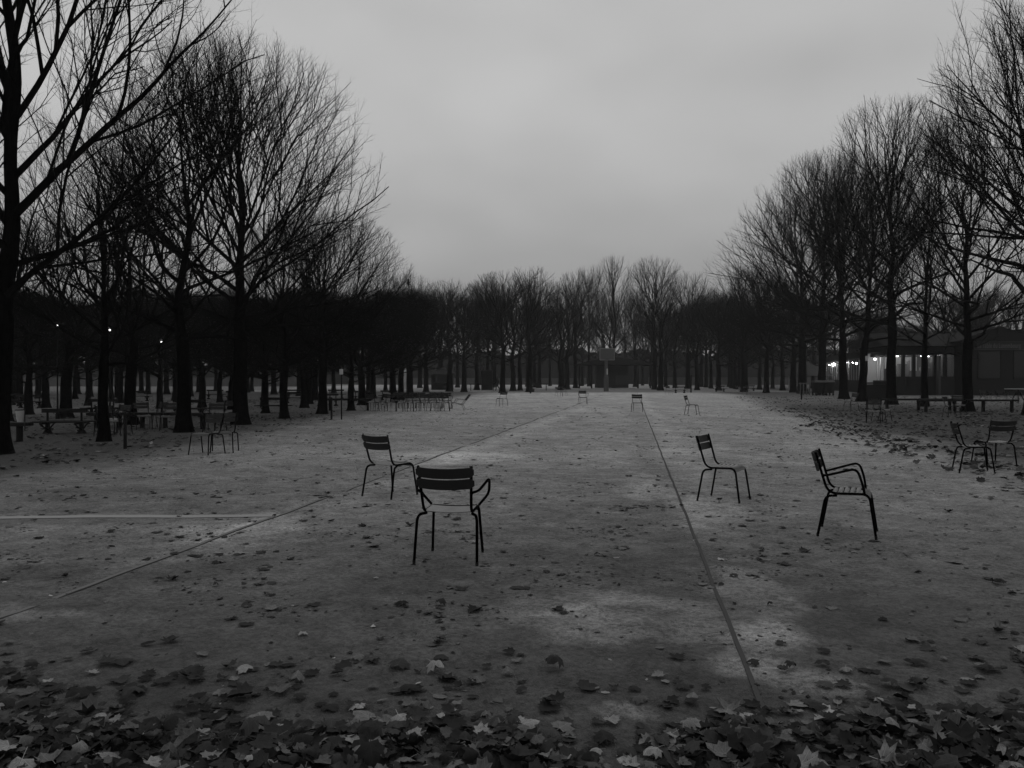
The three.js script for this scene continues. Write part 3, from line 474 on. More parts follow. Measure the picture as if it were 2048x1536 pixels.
// ---------------------------------------------------------------- restaurant behind the right trees
{
  const D = 80, wall = mat(0.013, 0.95), trim = mat(0.012, 0.9), roofM = mat(0.013, 1), inside = mat(0.42, 0.9), glass = new THREE.MeshPhysicalMaterial({ color: 0xffffff, transmission: 1, thickness: 0, roughness: 0.05, ior: 1.45 });
  const x0 = A(1782, D).x, x1 = A(1908, D).x, eave = highAt(703, D), sill = highAt(755, D), root = thing('restaurant_hall', 'low restaurant hall with lit windows behind the right trees', 'building', V(0, 0, -D));
  const n = 6, w = (x1 - x0) / n;
  part('wall', merged([box(x1 - x0, sill, 0.25, (x0 + x1) / 2, sill / 2, 0), box(x1 - x0, 0.5, 0.25, (x0 + x1) / 2, eave + 0.2, 0), box(0.25, eave, 7, x1 - 0.1, eave / 2, -3.62), box(x1 - x0, 0.2, 7, (x0 + x1) / 2, eave + 0.1, -3.62)]), wall, root);
  part('interior_wall', merged([box(x1 - x0, eave, 0.15, (x0 + x1) / 2, eave / 2, -7), box(x1 - x0 - 0.5, 0.1, 6.6, (x0 + x1) / 2, 0.05, -3.55)]), inside, root);
  const roof = new THREE.BufferGeometry(); { const a = x0 - 1, b = x1 + 0.6, e = eave + 0.55, rg = eave + 2.0, P = [[a, e, 0.7], [b, e, 0.7], [b, rg, -3.6], [a, rg, -3.6], [a, e, -7.8], [b, e, -7.8]].flat(); roof.setAttribute('position', new THREE.Float32BufferAttribute(P, 3)); roof.setIndex([0, 1, 2, 0, 2, 3, 3, 2, 5, 3, 5, 4, 0, 3, 4, 1, 5, 2]); roof.computeVertexNormals(); }
  part('roof', roof.toNonIndexed(), roofM, root); for (let k = 0; k < 5; k++) part('roof_rib', box(0.07, 0.07, 5, 0, 0, 0).rotateX(0.53).translate(x0 + 0.4 + k * (x1 - x0) / 4, eave + 1.9, -1.45), trim, root);
  part('skylight', box(0.05, 0.9, 1.6).rotateX(0.53).rotateZ(1.2).translate(x0 + 2.2, eave + 2.3, -1.2), mat(0.5, 0.4), root);
  for (let k = 0; k < n; k++) {
    const f = part('window', merged([box(0.28, eave - sill, 0.3, x0 + k * w + 0.14, (eave + sill) / 2, 0.002), box(w, 0.1, 0.24, x0 + (k + 0.5) * w, sill + 0.05, 0.02), box(w, 0.12, 0.24, x0 + (k + 0.5) * w, eave - 0.1, 0.02)]), trim, root);
    part('pane', box(w - 0.3, eave - sill - 0.25, 0.012, x0 + (k + 0.5) * w + 0.14, (eave + sill) / 2 - 0.03, 0, 0.002), glass, f);
    if (k % 2) { part('panel', box(w - 0.5, sill - 0.3, 0.04, x0 + (k + 0.5) * w + 0.1, sill / 2, 0.14), trim, root); }
  }
  for (const [k, h] of [[0.8, 1.2], [2.1, 1.7], [3.3, 1.0], [4.4, 1.4]]) part('interior_shelf', merged([box(0.9, h, 0.4, x0 + k * w, sill - 0.3 + h / 2, -2.2), box(0.25, h + 0.7, 0.2, x0 + k * w + 0.9, sill - 0.3 + h / 2, -2.8)]), mat(0.12, 0.8), root);
  for (const [k, z] of [[0.4, -0.7], [1.5, -2], [2.6, -3.2], [3.6, -1.4], [4.7, -2.4], [5.6, -3]]) {
    const x = x0 + k * w; part('ceiling_lamp', new THREE.SphereGeometry(0.13, 10, 8).translate(x, eave - 0.35, z), glow(5), root);
    const l = new THREE.PointLight(0xffffff, k === 4.7 ? 6 : 11, 0, 2); l.position.set(x, eave - 0.35, -D + z); l.shadow.radius = 5; l.castShadow = true; scene.add(l);
  }
  // the glazed terrace that runs away to the left, its row of bulbs and light posts
  const t = thing('glazed_terrace', 'long glazed terrace with a row of bare bulbs and pale uprights', 'terrace'), a = A(1778, 80), b = A(1648, 122), dir = b.clone().sub(a), L = dir.length(); dir.normalize();
  t.position.copy(a); t.rotation.y = Math.atan2(-dir.z, dir.x);
  const eh = highAt(712, 80), N = 26;
  part('roof', merged([box(L + 1, 0.25, 5, L / 2, eh + 0.2, 2.1), box(L, 0.7, 0.2, L / 2, eh + 0.6, -0.2)]), roofM, t);
  part('low_wall', box(L, highAt(761, 80), 0.2, L / 2, highAt(761, 80) / 2, 0), trim, t);
  part('back_wall', box(L, eh, 0.2, L / 2, eh / 2, 4.6), mat(0.05, 0.9), t);
  for (let k = 0; k < N; k++) { part('upright', box(0.22, eh - 1.4, 0.1, (k + 0.5) * L / N, 1.4 + (eh - 1.4) / 2, 0.06), mat(0.3, 0.8), t); }
  for (let k = 0; k < N; k += 2) part('pane', box(L / N * 2 - 0.2, eh - 1.6, 0.012, (k + 1) * L / N, 1.5 + (eh - 1.6) / 2, 0.16, 0.002), glass, t);
  const bulbs = [0.1, 0.17, 0.3, 0.34, 0.52, 0.66, 0.72, 0.77, 0.82, 0.9, 0.96];
  bulbs.forEach((k, i) => {
    const y = eh - 0.22 - 0.25 * (i % 2), z = -0.45 + 0.2 * (i % 3), s = i % 3 ? 0.09 : 0.13; part('bulb', new THREE.SphereGeometry(s, 10, 8).translate(k * L, y, z), glow(6), t);
    if (i % 2 === 0) { const q = a.clone().addScaledVector(dir, k * L); t.updateMatrixWorld(true); const w2 = t.localToWorld(V(k * L, y, z)); const l = new THREE.PointLight(0xffffff, 5, 0, 2); l.position.copy(w2); l.shadow.radius = 6; l.castShadow = true; scene.add(l); }
  });
  // the dark gabled pavilion to the right with its shop board
  const h = thing('gabled_pavilion', 'dark gabled building with a lettered board at the right edge', 'building', V(0, 0, -D + 1));
  const g0 = x1 + 0.7, g1 = A(2260, D).x, ge = highAt(684, D), gx = A(1985, D).x, gt = highAt(648, D);
  part('wall', merged([box(g1 - g0, ge, 0.3, (g0 + g1) / 2, ge / 2, 0), box(0.3, ge, 8, g0 + 0.15, ge / 2, -4.2)]), wall, h);
  const gab = new THREE.Shape([[g0 - 1.2, ge], [gx + (gx - g0) + 1.2, ge], [gx, gt - 0.3]].map(([x, y]) => new THREE.Vector2(x, y)));
  part('roof', new THREE.ExtrudeGeometry(gab, { depth: 8.6, bevelEnabled: false }).translate(0, 0, -8.3), roofM, h);
  part('side_roof', box(g1 - gx, 1.2, 8, (g1 + gx) / 2 + 3, ge + 0.7, -4), roofM, h);
  const wy0 = highAt(757, D), wy1 = highAt(702, D);
  for (const px of [1965, 2035, 2100]) { const x = A(px, D).x, f = part('window', merged([box(0.12, wy1 - wy0, 0.12, x - 1.1, (wy0 + wy1) / 2, 0.18), box(0.12, wy1 - wy0, 0.12, x + 1.1, (wy0 + wy1) / 2, 0.18), box(2.3, 0.12, 0.14, x, wy0, 0.18), box(2.3, 0.12, 0.14, x, wy1, 0.18)]), trim, h); part('pane', box(2.1, wy1 - wy0 - 0.1, 0.02, x, (wy0 + wy1) / 2, 0.16), mat(0.012, 0.15), f); }
  const s0 = A(1935, D).x, s1 = A(2075, D).x, sh = 0.85, board = part('shop_board', box(s1 - s0, sh, 0.1, (s0 + s1) / 2, highAt(692, D), 0.22), mat(0.05, 0.7), h);
  const wordTex = canvasTex(1024, 64, (c, W, H) => { c.fillStyle = '#141414'; c.fillRect(0, 0, W, H); c.fillStyle = '#4a4a4a'; c.font = 'bold 54px sans-serif'; c.textBaseline = 'middle'; c.fillText('La Table du Luxembourg', 26, H / 2 + 2, 940); });
  const face = new THREE.PlaneGeometry(s1 - s0 - 0.1, sh - 0.1).translate((s0 + s1) / 2, highAt(692, D), 0.275); part('lettering', face, new THREE.MeshStandardMaterial({ map: wordTex, roughness: 0.9 }), board);
}
// waste containers and crates
{
  const dark = mat(0.012, 0.8);
  for (const [px, lab] of [[1636, 'dark wheeled waste container before the terrace, left one'], [1656, 'dark wheeled waste container before the terrace, right one']]) {
    const p = G(px, 791), d = -p.z, w = 20 / FOCAL * d, root = thing('waste_container', lab, 'waste container', p, 0.1), hh = highAt(763, d);
    const body = new THREE.CylinderGeometry(w * 0.72, w * 0.6, hh - 0.35, 4, 1).rotateY(Math.PI / 4).translate(0, 0.25 + (hh - 0.35) / 2, 0); part('body', body, dark, root);
    part('lid', new THREE.CylinderGeometry(w * 0.55, w * 0.55, w * 1.02, 10, 1, false, 0, Math.PI).rotateZ(Math.PI / 2).scale(1, 0.4, 0.9).translate(0, hh - 0.1, 0), mat(0.035, 0.6), root);
    for (const sx of [-1, 1]) for (const sz of [-1, 1]) part('wheel', new THREE.CylinderGeometry(0.13, 0.13, 0.08, 12).rotateZ(Math.PI / 2).translate(sx * w * 0.36, 0.13, sz * w * 0.36), rubber, root);
  }
  const p = G(1616, 790), root = thing('crate_rack', 'slatted rack left of the dark waste containers', 'rack', p), h = highAt(765, -p.z);
  for (let k = 0; k < 6; k++) part('slat', box(0.12, h, 0.06, -0.75 + k * 0.3, h / 2, 0), mat(0.1, 0.8), root); part('rail', box(1.8, 0.12, 0.08, 0, h - 0.1, -0.07), mat(0.1, 0.8), root); part('rail', box(1.8, 0.12, 0.08, 0, 0.3, -0.07), mat(0.1, 0.8), root);
  const q = A(1778, 62), menu = thing('serving_counter', 'dark counter with flat top before the terrace, under the right sign plate', 'counter', A(1752, 62)); const ch = highAt(766, 62); part('top', box(2.0, 0.1, 0.8, 0, ch, 0), woodDark, menu); part('body', box(1.8, ch - 0.1, 0.6, 0, (ch - 0.1) / 2, 0), dark, menu);
  const r = thing('round_table', 'pale round table at the right edge behind the rightmost bench', 'table', G(2036, 806)); part('tabletop', new THREE.CylinderGeometry(0.8, 0.8, 0.05, 24).translate(0, 0.95, 0), mat(0.22, 0.4), r); for (let k = 0; k < 3; k++) part('leg', pipe([V(0, 0.95, 0), V(0.5 * Math.cos(k * 2.1), 0, 0.5 * Math.sin(k * 2.1))], 0.03), iron, r);
}
{ // bright litter bag hanging on its hoop by the left edge
  const p = G(40, 862), root = thing('litter_bag', 'pale translucent litter bag hanging from a hoop stand at far left', 'litter bag', p), h = highAt(820, -p.z);
  part('hoop', new THREE.TorusGeometry(0.14, 0.012, 8, 20).rotateX(Math.PI / 2).translate(0, h, 0), iron, root); part('stand', new THREE.CylinderGeometry(0.015, 0.015, h, 8).translate(0.15, h / 2, 0), iron, root);
  const bag = new THREE.LatheGeometry([[0.125, h - 0.015], [0.1, h - 0.25], [0.075, h - 0.42], [0.1, h - 0.55], [0.06, h - 0.62], [0, h - 0.63]].map(([a, b]) => new THREE.Vector2(a, b)), 14); { const q = bag.attributes.position; for (let k = 0; k < q.count; k++) { const f = 1 + 0.25 * noise.noise(q.getX(k) * 9, q.getY(k) * 6, q.getZ(k) * 9); q.setX(k, q.getX(k) * f); q.setZ(k, q.getZ(k) * f); } bag.computeVertexNormals(); }
  part('bag', bag, new THREE.MeshPhysicalMaterial({ color: grey(0.5), roughness: 0.6, transmission: 0.35, thickness: 0 }), root);
}

// ---------------------------------------------------------------- beyond the far end
{
  const d = 138, root = thing('open_shelter', 'broad roofed shelter behind the basketball board', 'shelter', A(1226, d)), e = highAt(730, d), t = highAt(715, d), W = 152 / FOCAL * d, roofM = mat(0.006, 1, { specularIntensity: 0.05 });
  part('roof', merged([new THREE.CylinderGeometry(0.25, 1, 1, 4, 1).rotateY(Math.PI / 4).scale(W * 0.72, t - e, 5.5).toNonIndexed().translate(0, (e + t) / 2, 0), box(W, 0.22, 7, 0, e, 0)]), roofM, root);
  part('hut', box(5.4, e - 0.15, 3.4, -0.2, e / 2, -0.6), mat(0.04, 0.9), root); part('hut_panel', box(2.2, 1.6, 0.08, 1.4, 1.4, 1.15), mat(0.055, 0.9), root);
  for (const k of [-0.46, -0.3, 0.3, 0.46]) part('post', new THREE.CylinderGeometry(0.14, 0.14, e, 8).translate(k * W, e / 2, 2.4), iron, root);
  const c = thing('dark_cabinet', 'tall dark cabinet under the far trees left of centre', 'cabinet', G(974, 780)), cd = -c.position.z, h = highAt(742, cd); part('body', box(22 / FOCAL * cd, h, 1.2, 0, h / 2, 0), mat(0.012, 0.8), c); part('cap', box(25 / FOCAL * cd, 0.12, 1.4, 0, h + 0.06, 0), mat(0.02, 0.8), c);
  const k = thing('small_kiosk', 'small dark roofed kiosk with pale opening under the left far trees', 'kiosk', A(886, 120)), kh = highAt(748, 120); part('wall', merged([box(0.5, kh, 2, -1.4, kh / 2, 0), box(0.5, kh, 2, 1.2, kh / 2, 0), box(3, 1, 1.9, 0, 0.5, 0)]), mat(0.02, 0.8), k); part('roof', new THREE.ConeGeometry(2.8, 1.1, 4).rotateY(0.785).translate(0, kh + 0.5, 0), mat(0.02, 0.8), k); part('opening', box(2, kh - 1, 0.1, 0, 1 + (kh - 1) / 2, -0.8), mat(0.3, 0.8), k);
  const f = thing('pale_marquee', 'pale pointed canopy showing between trunks at the far right', 'canopy', A(1607, 118)); part('canopy', new THREE.ConeGeometry(4.6, 2.4, 4).rotateY(0.785).translate(0, highAt(735, 118), 0), mat(0.03, 0.95), f); for (const s of [-1, 1]) part('post', new THREE.CylinderGeometry(0.08, 0.08, highAt(752, 118), 8).translate(s * 2.8, highAt(752, 118) / 2, 2), mat(0.3, 0.7), f);
}
{ // low far walls and clipped hedges that close the view between the trunks
  const stone = mat(0.08, 0.9), hedgeM = mat(0.012, 1);
  const wallThing = (x0, x1, d, h, lab) => { const a = A(x0, d), b = A(x1, d), root = thing('garden_wall', lab, 'wall', A((x0 + x1) / 2, d)); part('wall', box(b.x - a.x, h, 0.5, 0, h / 2, 0), stone, root); part('coping', box(b.x - a.x, 0.18, 0.7, 0, h + 0.09, 0), stone, root); for (let k = 0; k <= 14; k++) part('pier', box(0.7, h + 0.2, 0.62, lerp(a.x, b.x, k / 14) - (a.x + b.x) / 2, h / 2 + 0.1, 0.08), stone, root); };
  wallThing(-60, 640, 170, 1.7, 'pale low garden wall glimpsed between trunks of the left grove');
  wallThing(700, 1170, 215, 1.6, 'pale low garden wall glimpsed behind the far trees left of centre');
  wallThing(1300, 1660, 210, 1.8, 'pale low garden wall glimpsed behind the far trees right of centre');
  const hedge = (x0, x1, d, h, lab) => { const a = A(x0, d), b = A(x1, d), L = b.x - a.x, g = new THREE.BoxGeometry(L, h, 2, Math.round(L / 0.8), 6, 3), q = g.attributes.position; for (let k = 0; k < q.count; k++) { const x = q.getX(k), y = q.getY(k), z = q.getZ(k); q.setXYZ(k, x, y + (0.5 + y / h) * (2.2 * noise.noise(x * 0.13, 4.4, d) + 1.1 * noise.noise(x * 0.5, y, d)), z + 0.5 * noise.noise(x * 0.8, y * 1.4, z)); } g.computeVertexNormals(); const root = thing('hedge', lab, 'hedge', A((x0 + x1) / 2, d)); part('foliage', g.translate(0, h / 2, 0), hedgeM, root); };
  hedge(640, 1700, 238, 9.5, 'long dark hedge closing the view behind the far trees'); hedge(-300, 640, 200, 6, 'long dark hedge closing the view behind the left grove'); hedge(1700, 2400, 160, 8, 'long dark hedge behind the restaurant');
}
// statue and walker
function figure(bones, res, span, bottom) {                 // one continuous skin over tapered bones
  const mc = new MarchingCubes(res, new THREE.MeshBasicMaterial(), false, false, 60000); mc.isolation = 0;
  const cell = (k) => (k - res / 2) / (res / 2);
  for (let z = 0; z < res; z++) for (let y = 0; y < res; y++) for (let x = 0; x < res; x++) {
    const p = V(cell(x) * span, cell(y) * span + bottom + span, cell(z) * span); let s = 0;
    for (const [a, b, ra, rb] of bones) { const ab = V(b[0] - a[0], b[1] - a[1], b[2] - a[2]), ap = V(p.x - a[0], p.y - a[1], p.z - a[2]), t = clamp(ap.dot(ab) / ab.lengthSq(), 0, 1), dd = ap.addScaledVector(ab, -t).length() - lerp(ra, rb, t); s += Math.exp(-dd * 40); }
    mc.field[x + y * res + z * res * res] = Math.log(s) / 40;
  }
  mc.update();
  const n = mc.count, g = new THREE.BufferGeometry(), P = new Float32Array(n * 3); for (let k = 0; k < n; k++) { P[3 * k] = mc.positionArray[3 * k] * span; P[3 * k + 1] = mc.positionArray[3 * k + 1] * span + bottom + span; P[3 * k + 2] = mc.positionArray[3 * k + 2] * span; }
  g.setAttribute('position', new THREE.BufferAttribute(P, 3)); g.setAttribute('normal', new THREE.BufferAttribute(mc.normalArray.slice(0, n * 3), 3)); g.computeVertexNormals(); return g;
}
{
  const walker = [[[0, 0.98, 0], [0, 1.42, 0.03], 0.15, 0.17], [[0, 1.42, 0.03], [0, 1.56, 0.05], 0.07, 0.06], [[0, 1.64, 0.06], [0, 1.72, 0.06], 0.095, 0.1], [[-0.19, 1.4, 0.02], [-0.25, 1.12, -0.1], 0.065, 0.05], [[-0.25, 1.12, -0.1], [-0.22, 0.88, 0], 0.05, 0.04], [[0.19, 1.4, 0.02], [0.24, 1.12, 0.1], 0.065, 0.05], [[0.24, 1.12, 0.1], [0.2, 0.9, 0.26], 0.05, 0.04],
    [[-0.1, 0.95, 0], [-0.1, 0.52, 0.2], 0.115, 0.08], [[-0.1, 0.52, 0.2], [-0.1, 0.1, 0.24], 0.07, 0.05], [[-0.1, 0.06, 0.22], [-0.1, 0.04, 0.4], 0.05, 0.04], [[0.1, 0.95, 0], [0.1, 0.5, -0.12], 0.115, 0.08], [[0.1, 0.5, -0.12], [0.1, 0.12, -0.38], 0.07, 0.05], [[0.1, 0.08, -0.4], [0.1, 0.04, -0.26], 0.05, 0.04]];
  const p = G(995, 781), root = thing('person', 'walker in dark coat striding between the far trees', 'person', p, -1.9); root.scale.setScalar(1.08);
  part('body', figure(walker, 56, 1.0, -0.06), mat(0.02, 0.9), root);
  part('face', new THREE.SphereGeometry(0.088, 12, 10).scale(0.9, 1.1, 0.9).translate(0, 1.68, 0.1), mat(0.16, 0.8), root);
  const robe = [[[0, 0.1, 0], [0, 0.95, 0.02], 0.34, 0.2], [[0, 0.95, 0.02], [0, 1.42, 0], 0.2, 0.22], [[0, 1.45, 0], [0, 1.6, 0.02], 0.08, 0.07], [[0, 1.7, 0.02], [0, 1.78, 0.02], 0.11, 0.11], [[-0.22, 1.42, 0], [-0.28, 1.1, 0.05], 0.08, 0.065], [[-0.28, 1.1, 0.05], [-0.06, 1.15, 0.24], 0.06, 0.05], [[0.22, 1.42, 0], [0.3, 1.08, 0.02], 0.08, 0.065], [[0.3, 1.08, 0.02], [0.28, 0.8, 0.12], 0.06, 0.05]];
  const q = A(811, 112), st = thing('statue', 'white stone statue on a plinth seen between the left trunks', 'statue', q, 0.4), stone = mat(0.62, 0.8);
  part('plinth', merged([box(1.0, 0.16, 1.0, 0, 0.08, 0, 0.02), box(0.72, 0.95, 0.72, 0, 0.63, 0, 0.02), box(0.9, 0.12, 0.9, 0, 1.16, 0, 0.02)]), stone, st);
  part('figure', figure(robe, 48, 1.0, -0.04).translate(0, 1.2, 0), stone, st);
  const bird = thing('perched_bird', 'small dark bird perched on a treetop left of the open sky', 'bird', A(817, 70, highAt(566, 70))); tree('edgeSlim', A(817, 70), { h: 0.81, w: 0.8, turn: 2 }, 'slender bare tree whose top carries the perched bird'); const bm = mat(0.02, 0.8); part('body', new THREE.SphereGeometry(0.16, 12, 10).scale(0.8, 1.4, 1).rotateX(0.5), bm, bird); part('head', new THREE.SphereGeometry(0.09, 10, 8).translate(0, 0.24, 0.1), bm, bird); part('tail', new THREE.ConeGeometry(0.07, 0.35, 6).rotateX(2.6).translate(0, -0.28, -0.14), bm, bird);
}

// ---------------------------------------------------------------- fallen leaves
const PALM = [[0, 0.06], [0.3, -0.05], [0.36, 0.12], [0.6, 0.26], [0.47, 0.42], [0.5, 0.64], [0.29, 0.6], [0.26, 0.8], [0, 1.03]], OVAL = [[0, 0], [0.14, 0.06], [0.27, 0.24], [0.33, 0.45], [0.29, 0.68], [0.17, 0.88], [0, 1.04]];
function leafGeo(half, seed, curl, fold, twist) {
  const r = rng(seed), ring = [...half.map(([x, y]) => [x, y]), ...half.slice(1, -1).reverse().map(([x, y]) => [-x * (0.85 + 0.3 * r()), y + 0.06 * (r() - 0.5)])], N = ring.length, cx = 0, cy = 0.4, p = [], u = [], idx = [];
  const lift = (x, y) => curl * ((x * x) * 1.5 + 1.1 * (y - 0.42) ** 2) + fold * Math.abs(x) * 0.7 + twist * x * (y - 0.4) + 0.16 * noise.noise(x * 3.5 + seed, y * 3.5, 0.5);
  const add = (x, y) => { p.push(x, lift(x, y), -(y - 0.42)); u.push(0.5 + x * 0.72, clamp(y, 0, 1)); };
  add(cx, cy); for (const k of [0.55, 1]) for (const [x, y] of ring) add(cx + (x - cx) * k, cy + (y - cy) * k);
  for (let k = 0; k < N; k++) { const m = (k + 1) % N; idx.push(0, 1 + k, 1 + m, 1 + k, 1 + N + k, 1 + m, 1 + m, 1 + N + k, 1 + N + m); }
  const s = p.length / 3, sx = 0.3 * (r() - 0.5); for (const [x, y, w] of [[0, 0.12, 0.013], [sx * 0.5, -0.14, 0.011], [sx, -0.36, 0.012]]) for (const q of [-1, 1]) { p.push(x + q * w, lift(0, 0.05) * (y > 0 ? 1 : 0.7) + 0.012, -(y - 0.42)); u.push(0.5, 0.1); }
  idx.push(s, s + 1, s + 2, s + 1, s + 3, s + 2, s + 2, s + 3, s + 4, s + 3, s + 5, s + 4);
  const low = Math.min(...p.filter((_, i) => i % 3 === 1)); for (let i = 1; i < p.length; i += 3) p[i] -= low;
  const g = new THREE.BufferGeometry(); g.setAttribute('position', new THREE.Float32BufferAttribute(p, 3)); g.setAttribute('uv', new THREE.Float32BufferAttribute(u, 2)); g.setIndex(idx); g.computeVertexNormals(); return g;
}
const LEAVES = [[PALM, 0.25, 0.15, 0.2], [PALM, -0.5, 0.1, -0.3], [PALM, 0.5, 0.2, 0.5], [PALM, -0.8, -0.3, 0.5], [PALM, 0.2, 0.8, 0.3], [PALM, 0.6, 0.4, -0.7], [OVAL, 0.18, 0.2, 0.2], [OVAL, -0.3, 0.3, -0.3], [OVAL, 0.5, 0.6, 0.4]].map(([h, c, f, t], k) => leafGeo(h, 900 + k, c, f, t));
const leafBase = { map: leafTex, roughness: 0.8, specularIntensity: 0.35, side: THREE.DoubleSide };
{
  const r = rng(2024), list = [];
  const pale = () => { const q = r(); return q < 0.7 ? 0.012 + 0.035 * r() : q < 0.92 ? 0.08 + 0.09 * r() : q < 0.985 ? 0.18 + 0.14 * r() : 0.38 + 0.15 * r(); };
  const drop = (x, z, size, lift, tilt, v, kind) => list.push({ x, z, size, lift, tilt, v, kind, flat: -z < 6.5 ? 0.3 + 1.0 * r() * r() : 0.2 + 0.75 * r() * r(), turn: r() * 6.283, tdir: r() * 6.283 });
  const scatter = (x0, x1, z0, z1, most, f) => { const n = Math.round((x1 - x0) * (z1 - z0) * most); for (let k = 0; k < n; k++) { const x = lerp(x0, x1, r()), z = lerp(z0, z1, r()); if (Math.abs(x) > 0.72 * Math.max(0, -z) + 2.2) continue; const q = f(x, z); if (r() * most < q) yield_(x, z, q); } };
  let yield_;
  // the thick drift at the photographer's feet
  const drift = (x) => -3.86 - 0.5 * fbm(x * 0.9, 3.3, 0.7, 3) - 0.16 * sstep(-x, 0.2, 1.2) - 0.08 * sstep(x, 1.1, 1.9) + 0.34 * Math.exp(-((x - 0.43) ** 2) / 0.07);
  yield_ = (x, z, q) => { const deep = clamp((z - drift(x)) / 0.35, 0, 1); const s = 0.05 + 0.085 * r() * (0.3 + 0.7 * r()); drop(x, z, s, 0.004 + (0.05 * deep + 0.012) * r(), (0.15 + 0.55 * deep) * r() * 1.2, Math.min(0.32, pale() * (0.6 + 0.8 * r())), Math.floor(r() * (r() < 0.75 ? 6 : 9))); };
  scatter(-5.2, 5.2, -5.2, 2.5, 480, (x, z) => { const e = z - drift(x); if (e < -1.1) return 0; return e < 0 ? 110 * Math.exp(e * 3.0) : z > -2.4 ? 120 : 500 * clamp(0.3 + e * 2, 0, 1); });
  // the open sand
  yield_ = (x, z) => { const s = (0.03 + 0.1 * r() * r()) * (r() < 0.12 ? 1.25 : 1); drop(x, z, s, 0.003, 0.25 * r() * r(), pale() * (-z > 9 ? 0.75 : 1), Math.floor(r() * 9)); };
  const clump = (x, z) => clamp(0.22 + 3.2 * fbm(x * 1.1 + 7, 2, z * 1.1, 3), 0.08, 2.6);
  const openSand = (x, z) => { const d = -z; let q = d < 5.2 ? lerp(50, 34, (d - 4) / 1.2) : d < 8 ? (x < 0.6 ? 42 : 24) : d < 13 ? lerp(27, 20, (d - 8) / 5) : d < 25 ? 14 : 8; if (d < 7 && x > 0.2 && x < 2.0) q *= 0.5; q *= 1 - 0.85 * Math.exp(-((x - 0.43) ** 2) / 0.05 - (d - 3.79) ** 2 / 0.05); return q * clump(x, z); };
  scatter(-7, 7, -9, -4, 60, openSand); scatter(-14, 14, -20, -9, 44, openSand); scatter(-22, 30, -48, -20, 22, openSand);
  // tiny crumbs and twigs of leaf
  yield_ = (x, z) => drop(x, z, 0.012 + 0.03 * r(), 0.002, 0.3 * r(), pale(), 6 + Math.floor(r() * 3));
  scatter(-6, 6, -9, -3.5, 90, (x, z) => 80 * clump(x, z)); scatter(-10, 10, -15, -9, 50, (x, z) => 40 * clump(x, z)); yield_ = (x, z) => drop(x, z, 0.02 + 0.035 * r(), 0.002, 0.3 * r(), pale() * 0.8, 6 + Math.floor(r() * 3)); scatter(-22, 24, -34, -15, 26, (x, z) => 18 * clump(x, z));
  // litter under the trees on both sides
  yield_ = (x, z) => drop(x, z, 0.06 + 0.08 * r(), 0.004 + 0.03 * r(), 0.6 * r() * r(), pale() * 0.7, Math.floor(r() * 9));
  const litter = (x, z) => { const side = Math.max(leftEdge(z) - x, (x - rightEdge(z)) * 1.6) + 1.2 * fbm(x * 0.5, 44, z * 0.5, 2); const dense = x > 0 ? (-z > 12 && -z < 44 ? 44 : 12) : (-z < 36 ? 24 : 8); return dense * sstep(side, -0.2, 2.5) * clump(x * 0.7, z * 0.7); };
  scatter(-26, -4, -36, -9, 46, litter); scatter(6, 32, -44, -11, 80, litter); scatter(-45, -8, -70, -36, 14, litter); scatter(14, 50, -75, -44, 16, litter);
  // the dark lip of leaves swept along the right border
  yield_ = (x, z) => drop(x, z, 0.08 + 0.08 * r(), 0.01 + 0.03 * r(), 0.7 * r(), 0.03 + 0.06 * r(), Math.floor(r() * 9));
  scatter(6, 16, -30, -11.5, 60, (x, z) => 55 * Math.exp(-(((x - rightEdge(z) - 0.5) / 0.7) ** 2)) * clamp(0.4 + 2.4 * fbm(x, 8, z, 2), 0, 1));
  console.log('leaves', list.length);
  const root = new THREE.Group(); root.name = 'leaf_litter'; root.userData = { label: 'fallen autumn leaves strewn over the sand, thickest along the bottom', category: 'fallen leaves', kind: 'stuff' }; scene.add(root);
  const seen = (l) => { const d = -l.z; return d > 3.2 && Math.abs(l.x) < 0.66 * d ? l.size / d * (1 + 30 * l.lift) : 0; };
  list.sort((a, b) => seen(b) - seen(a));
  const e = new THREE.Euler(0, 0, 0, 'YXZ'), m4 = new THREE.Matrix4(), tones = [0.016, 0.03, 0.05, 0.08, 0.11, 0.15, 0.22, 0.3, 0.5].map((v) => new THREE.MeshPhysicalMaterial({ ...leafBase, color: grey(v * 1.25) }));
  const turnOf = (l) => new THREE.Quaternion().setFromAxisAngle(V(Math.cos(l.tdir), 0, Math.sin(l.tdir)), l.tilt).multiply(new THREE.Quaternion().setFromAxisAngle(V(0, 1, 0), l.turn));
  const near = list.splice(0, 300);
  near.forEach((l, k) => { const b = tones.reduce((best, t, i) => (Math.abs([0.016, 0.03, 0.05, 0.08, 0.11, 0.15, 0.22, 0.3, 0.5][i] - l.v) < Math.abs([0.016, 0.03, 0.05, 0.08, 0.11, 0.15, 0.22, 0.3, 0.5][best] - l.v) ? i : best), 0); const o = part('leaf', LEAVES[l.kind], tones[b], root); o.position.set(l.x, groundY(l.x, l.z) + l.lift, l.z); o.quaternion.copy(turnOf(l)); o.scale.set(l.size, l.size * l.flat, l.size); });
  const rest = new THREE.Group(); rest.name = 'scattered_leaves'; rest.userData.kind = 'stuff'; root.add(rest);
  LEAVES.forEach((g, kind) => {
    const own = list.filter((l) => l.kind === kind), im = new THREE.InstancedMesh(g, new THREE.MeshPhysicalMaterial({ ...leafBase }), own.length); im.name = 'scattered_leaf'; im.userData.kind = 'stuff'; im.castShadow = im.receiveShadow = true;
    own.forEach((l, k) => { m4.compose(V(l.x, groundY(l.x, l.z) + l.lift, l.z), turnOf(l), V(l.size, l.size * l.flat, l.size)); im.setMatrixAt(k, m4); im.setColorAt(k, grey(l.v * 1.25)); });
    rest.add(im);
  });
}

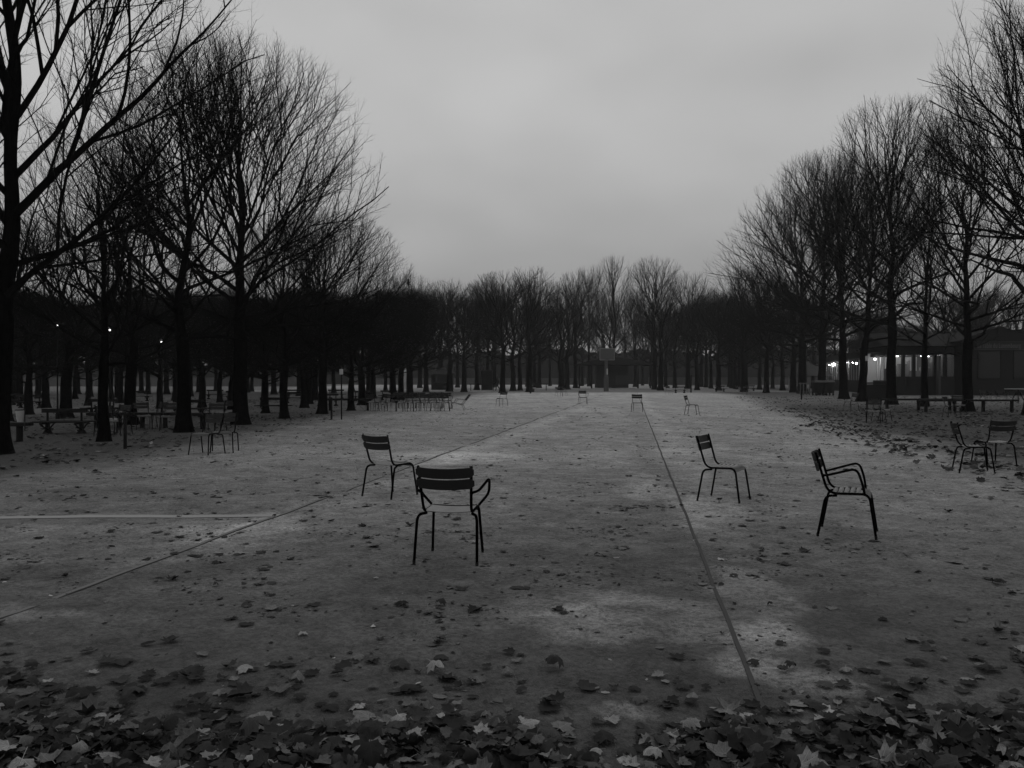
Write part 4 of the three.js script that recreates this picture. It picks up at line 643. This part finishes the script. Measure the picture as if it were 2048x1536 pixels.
// ---------------------------------------------------------------- draw
const renderer = new THREE.WebGLRenderer({ antialias: true });
renderer.shadowMap.enabled = true; renderer.toneMapping = THREE.LinearToneMapping; renderer.toneMappingExposure = EXPOSURE;
renderer.setSize(1024, 768);
renderer.render(scene, camera);
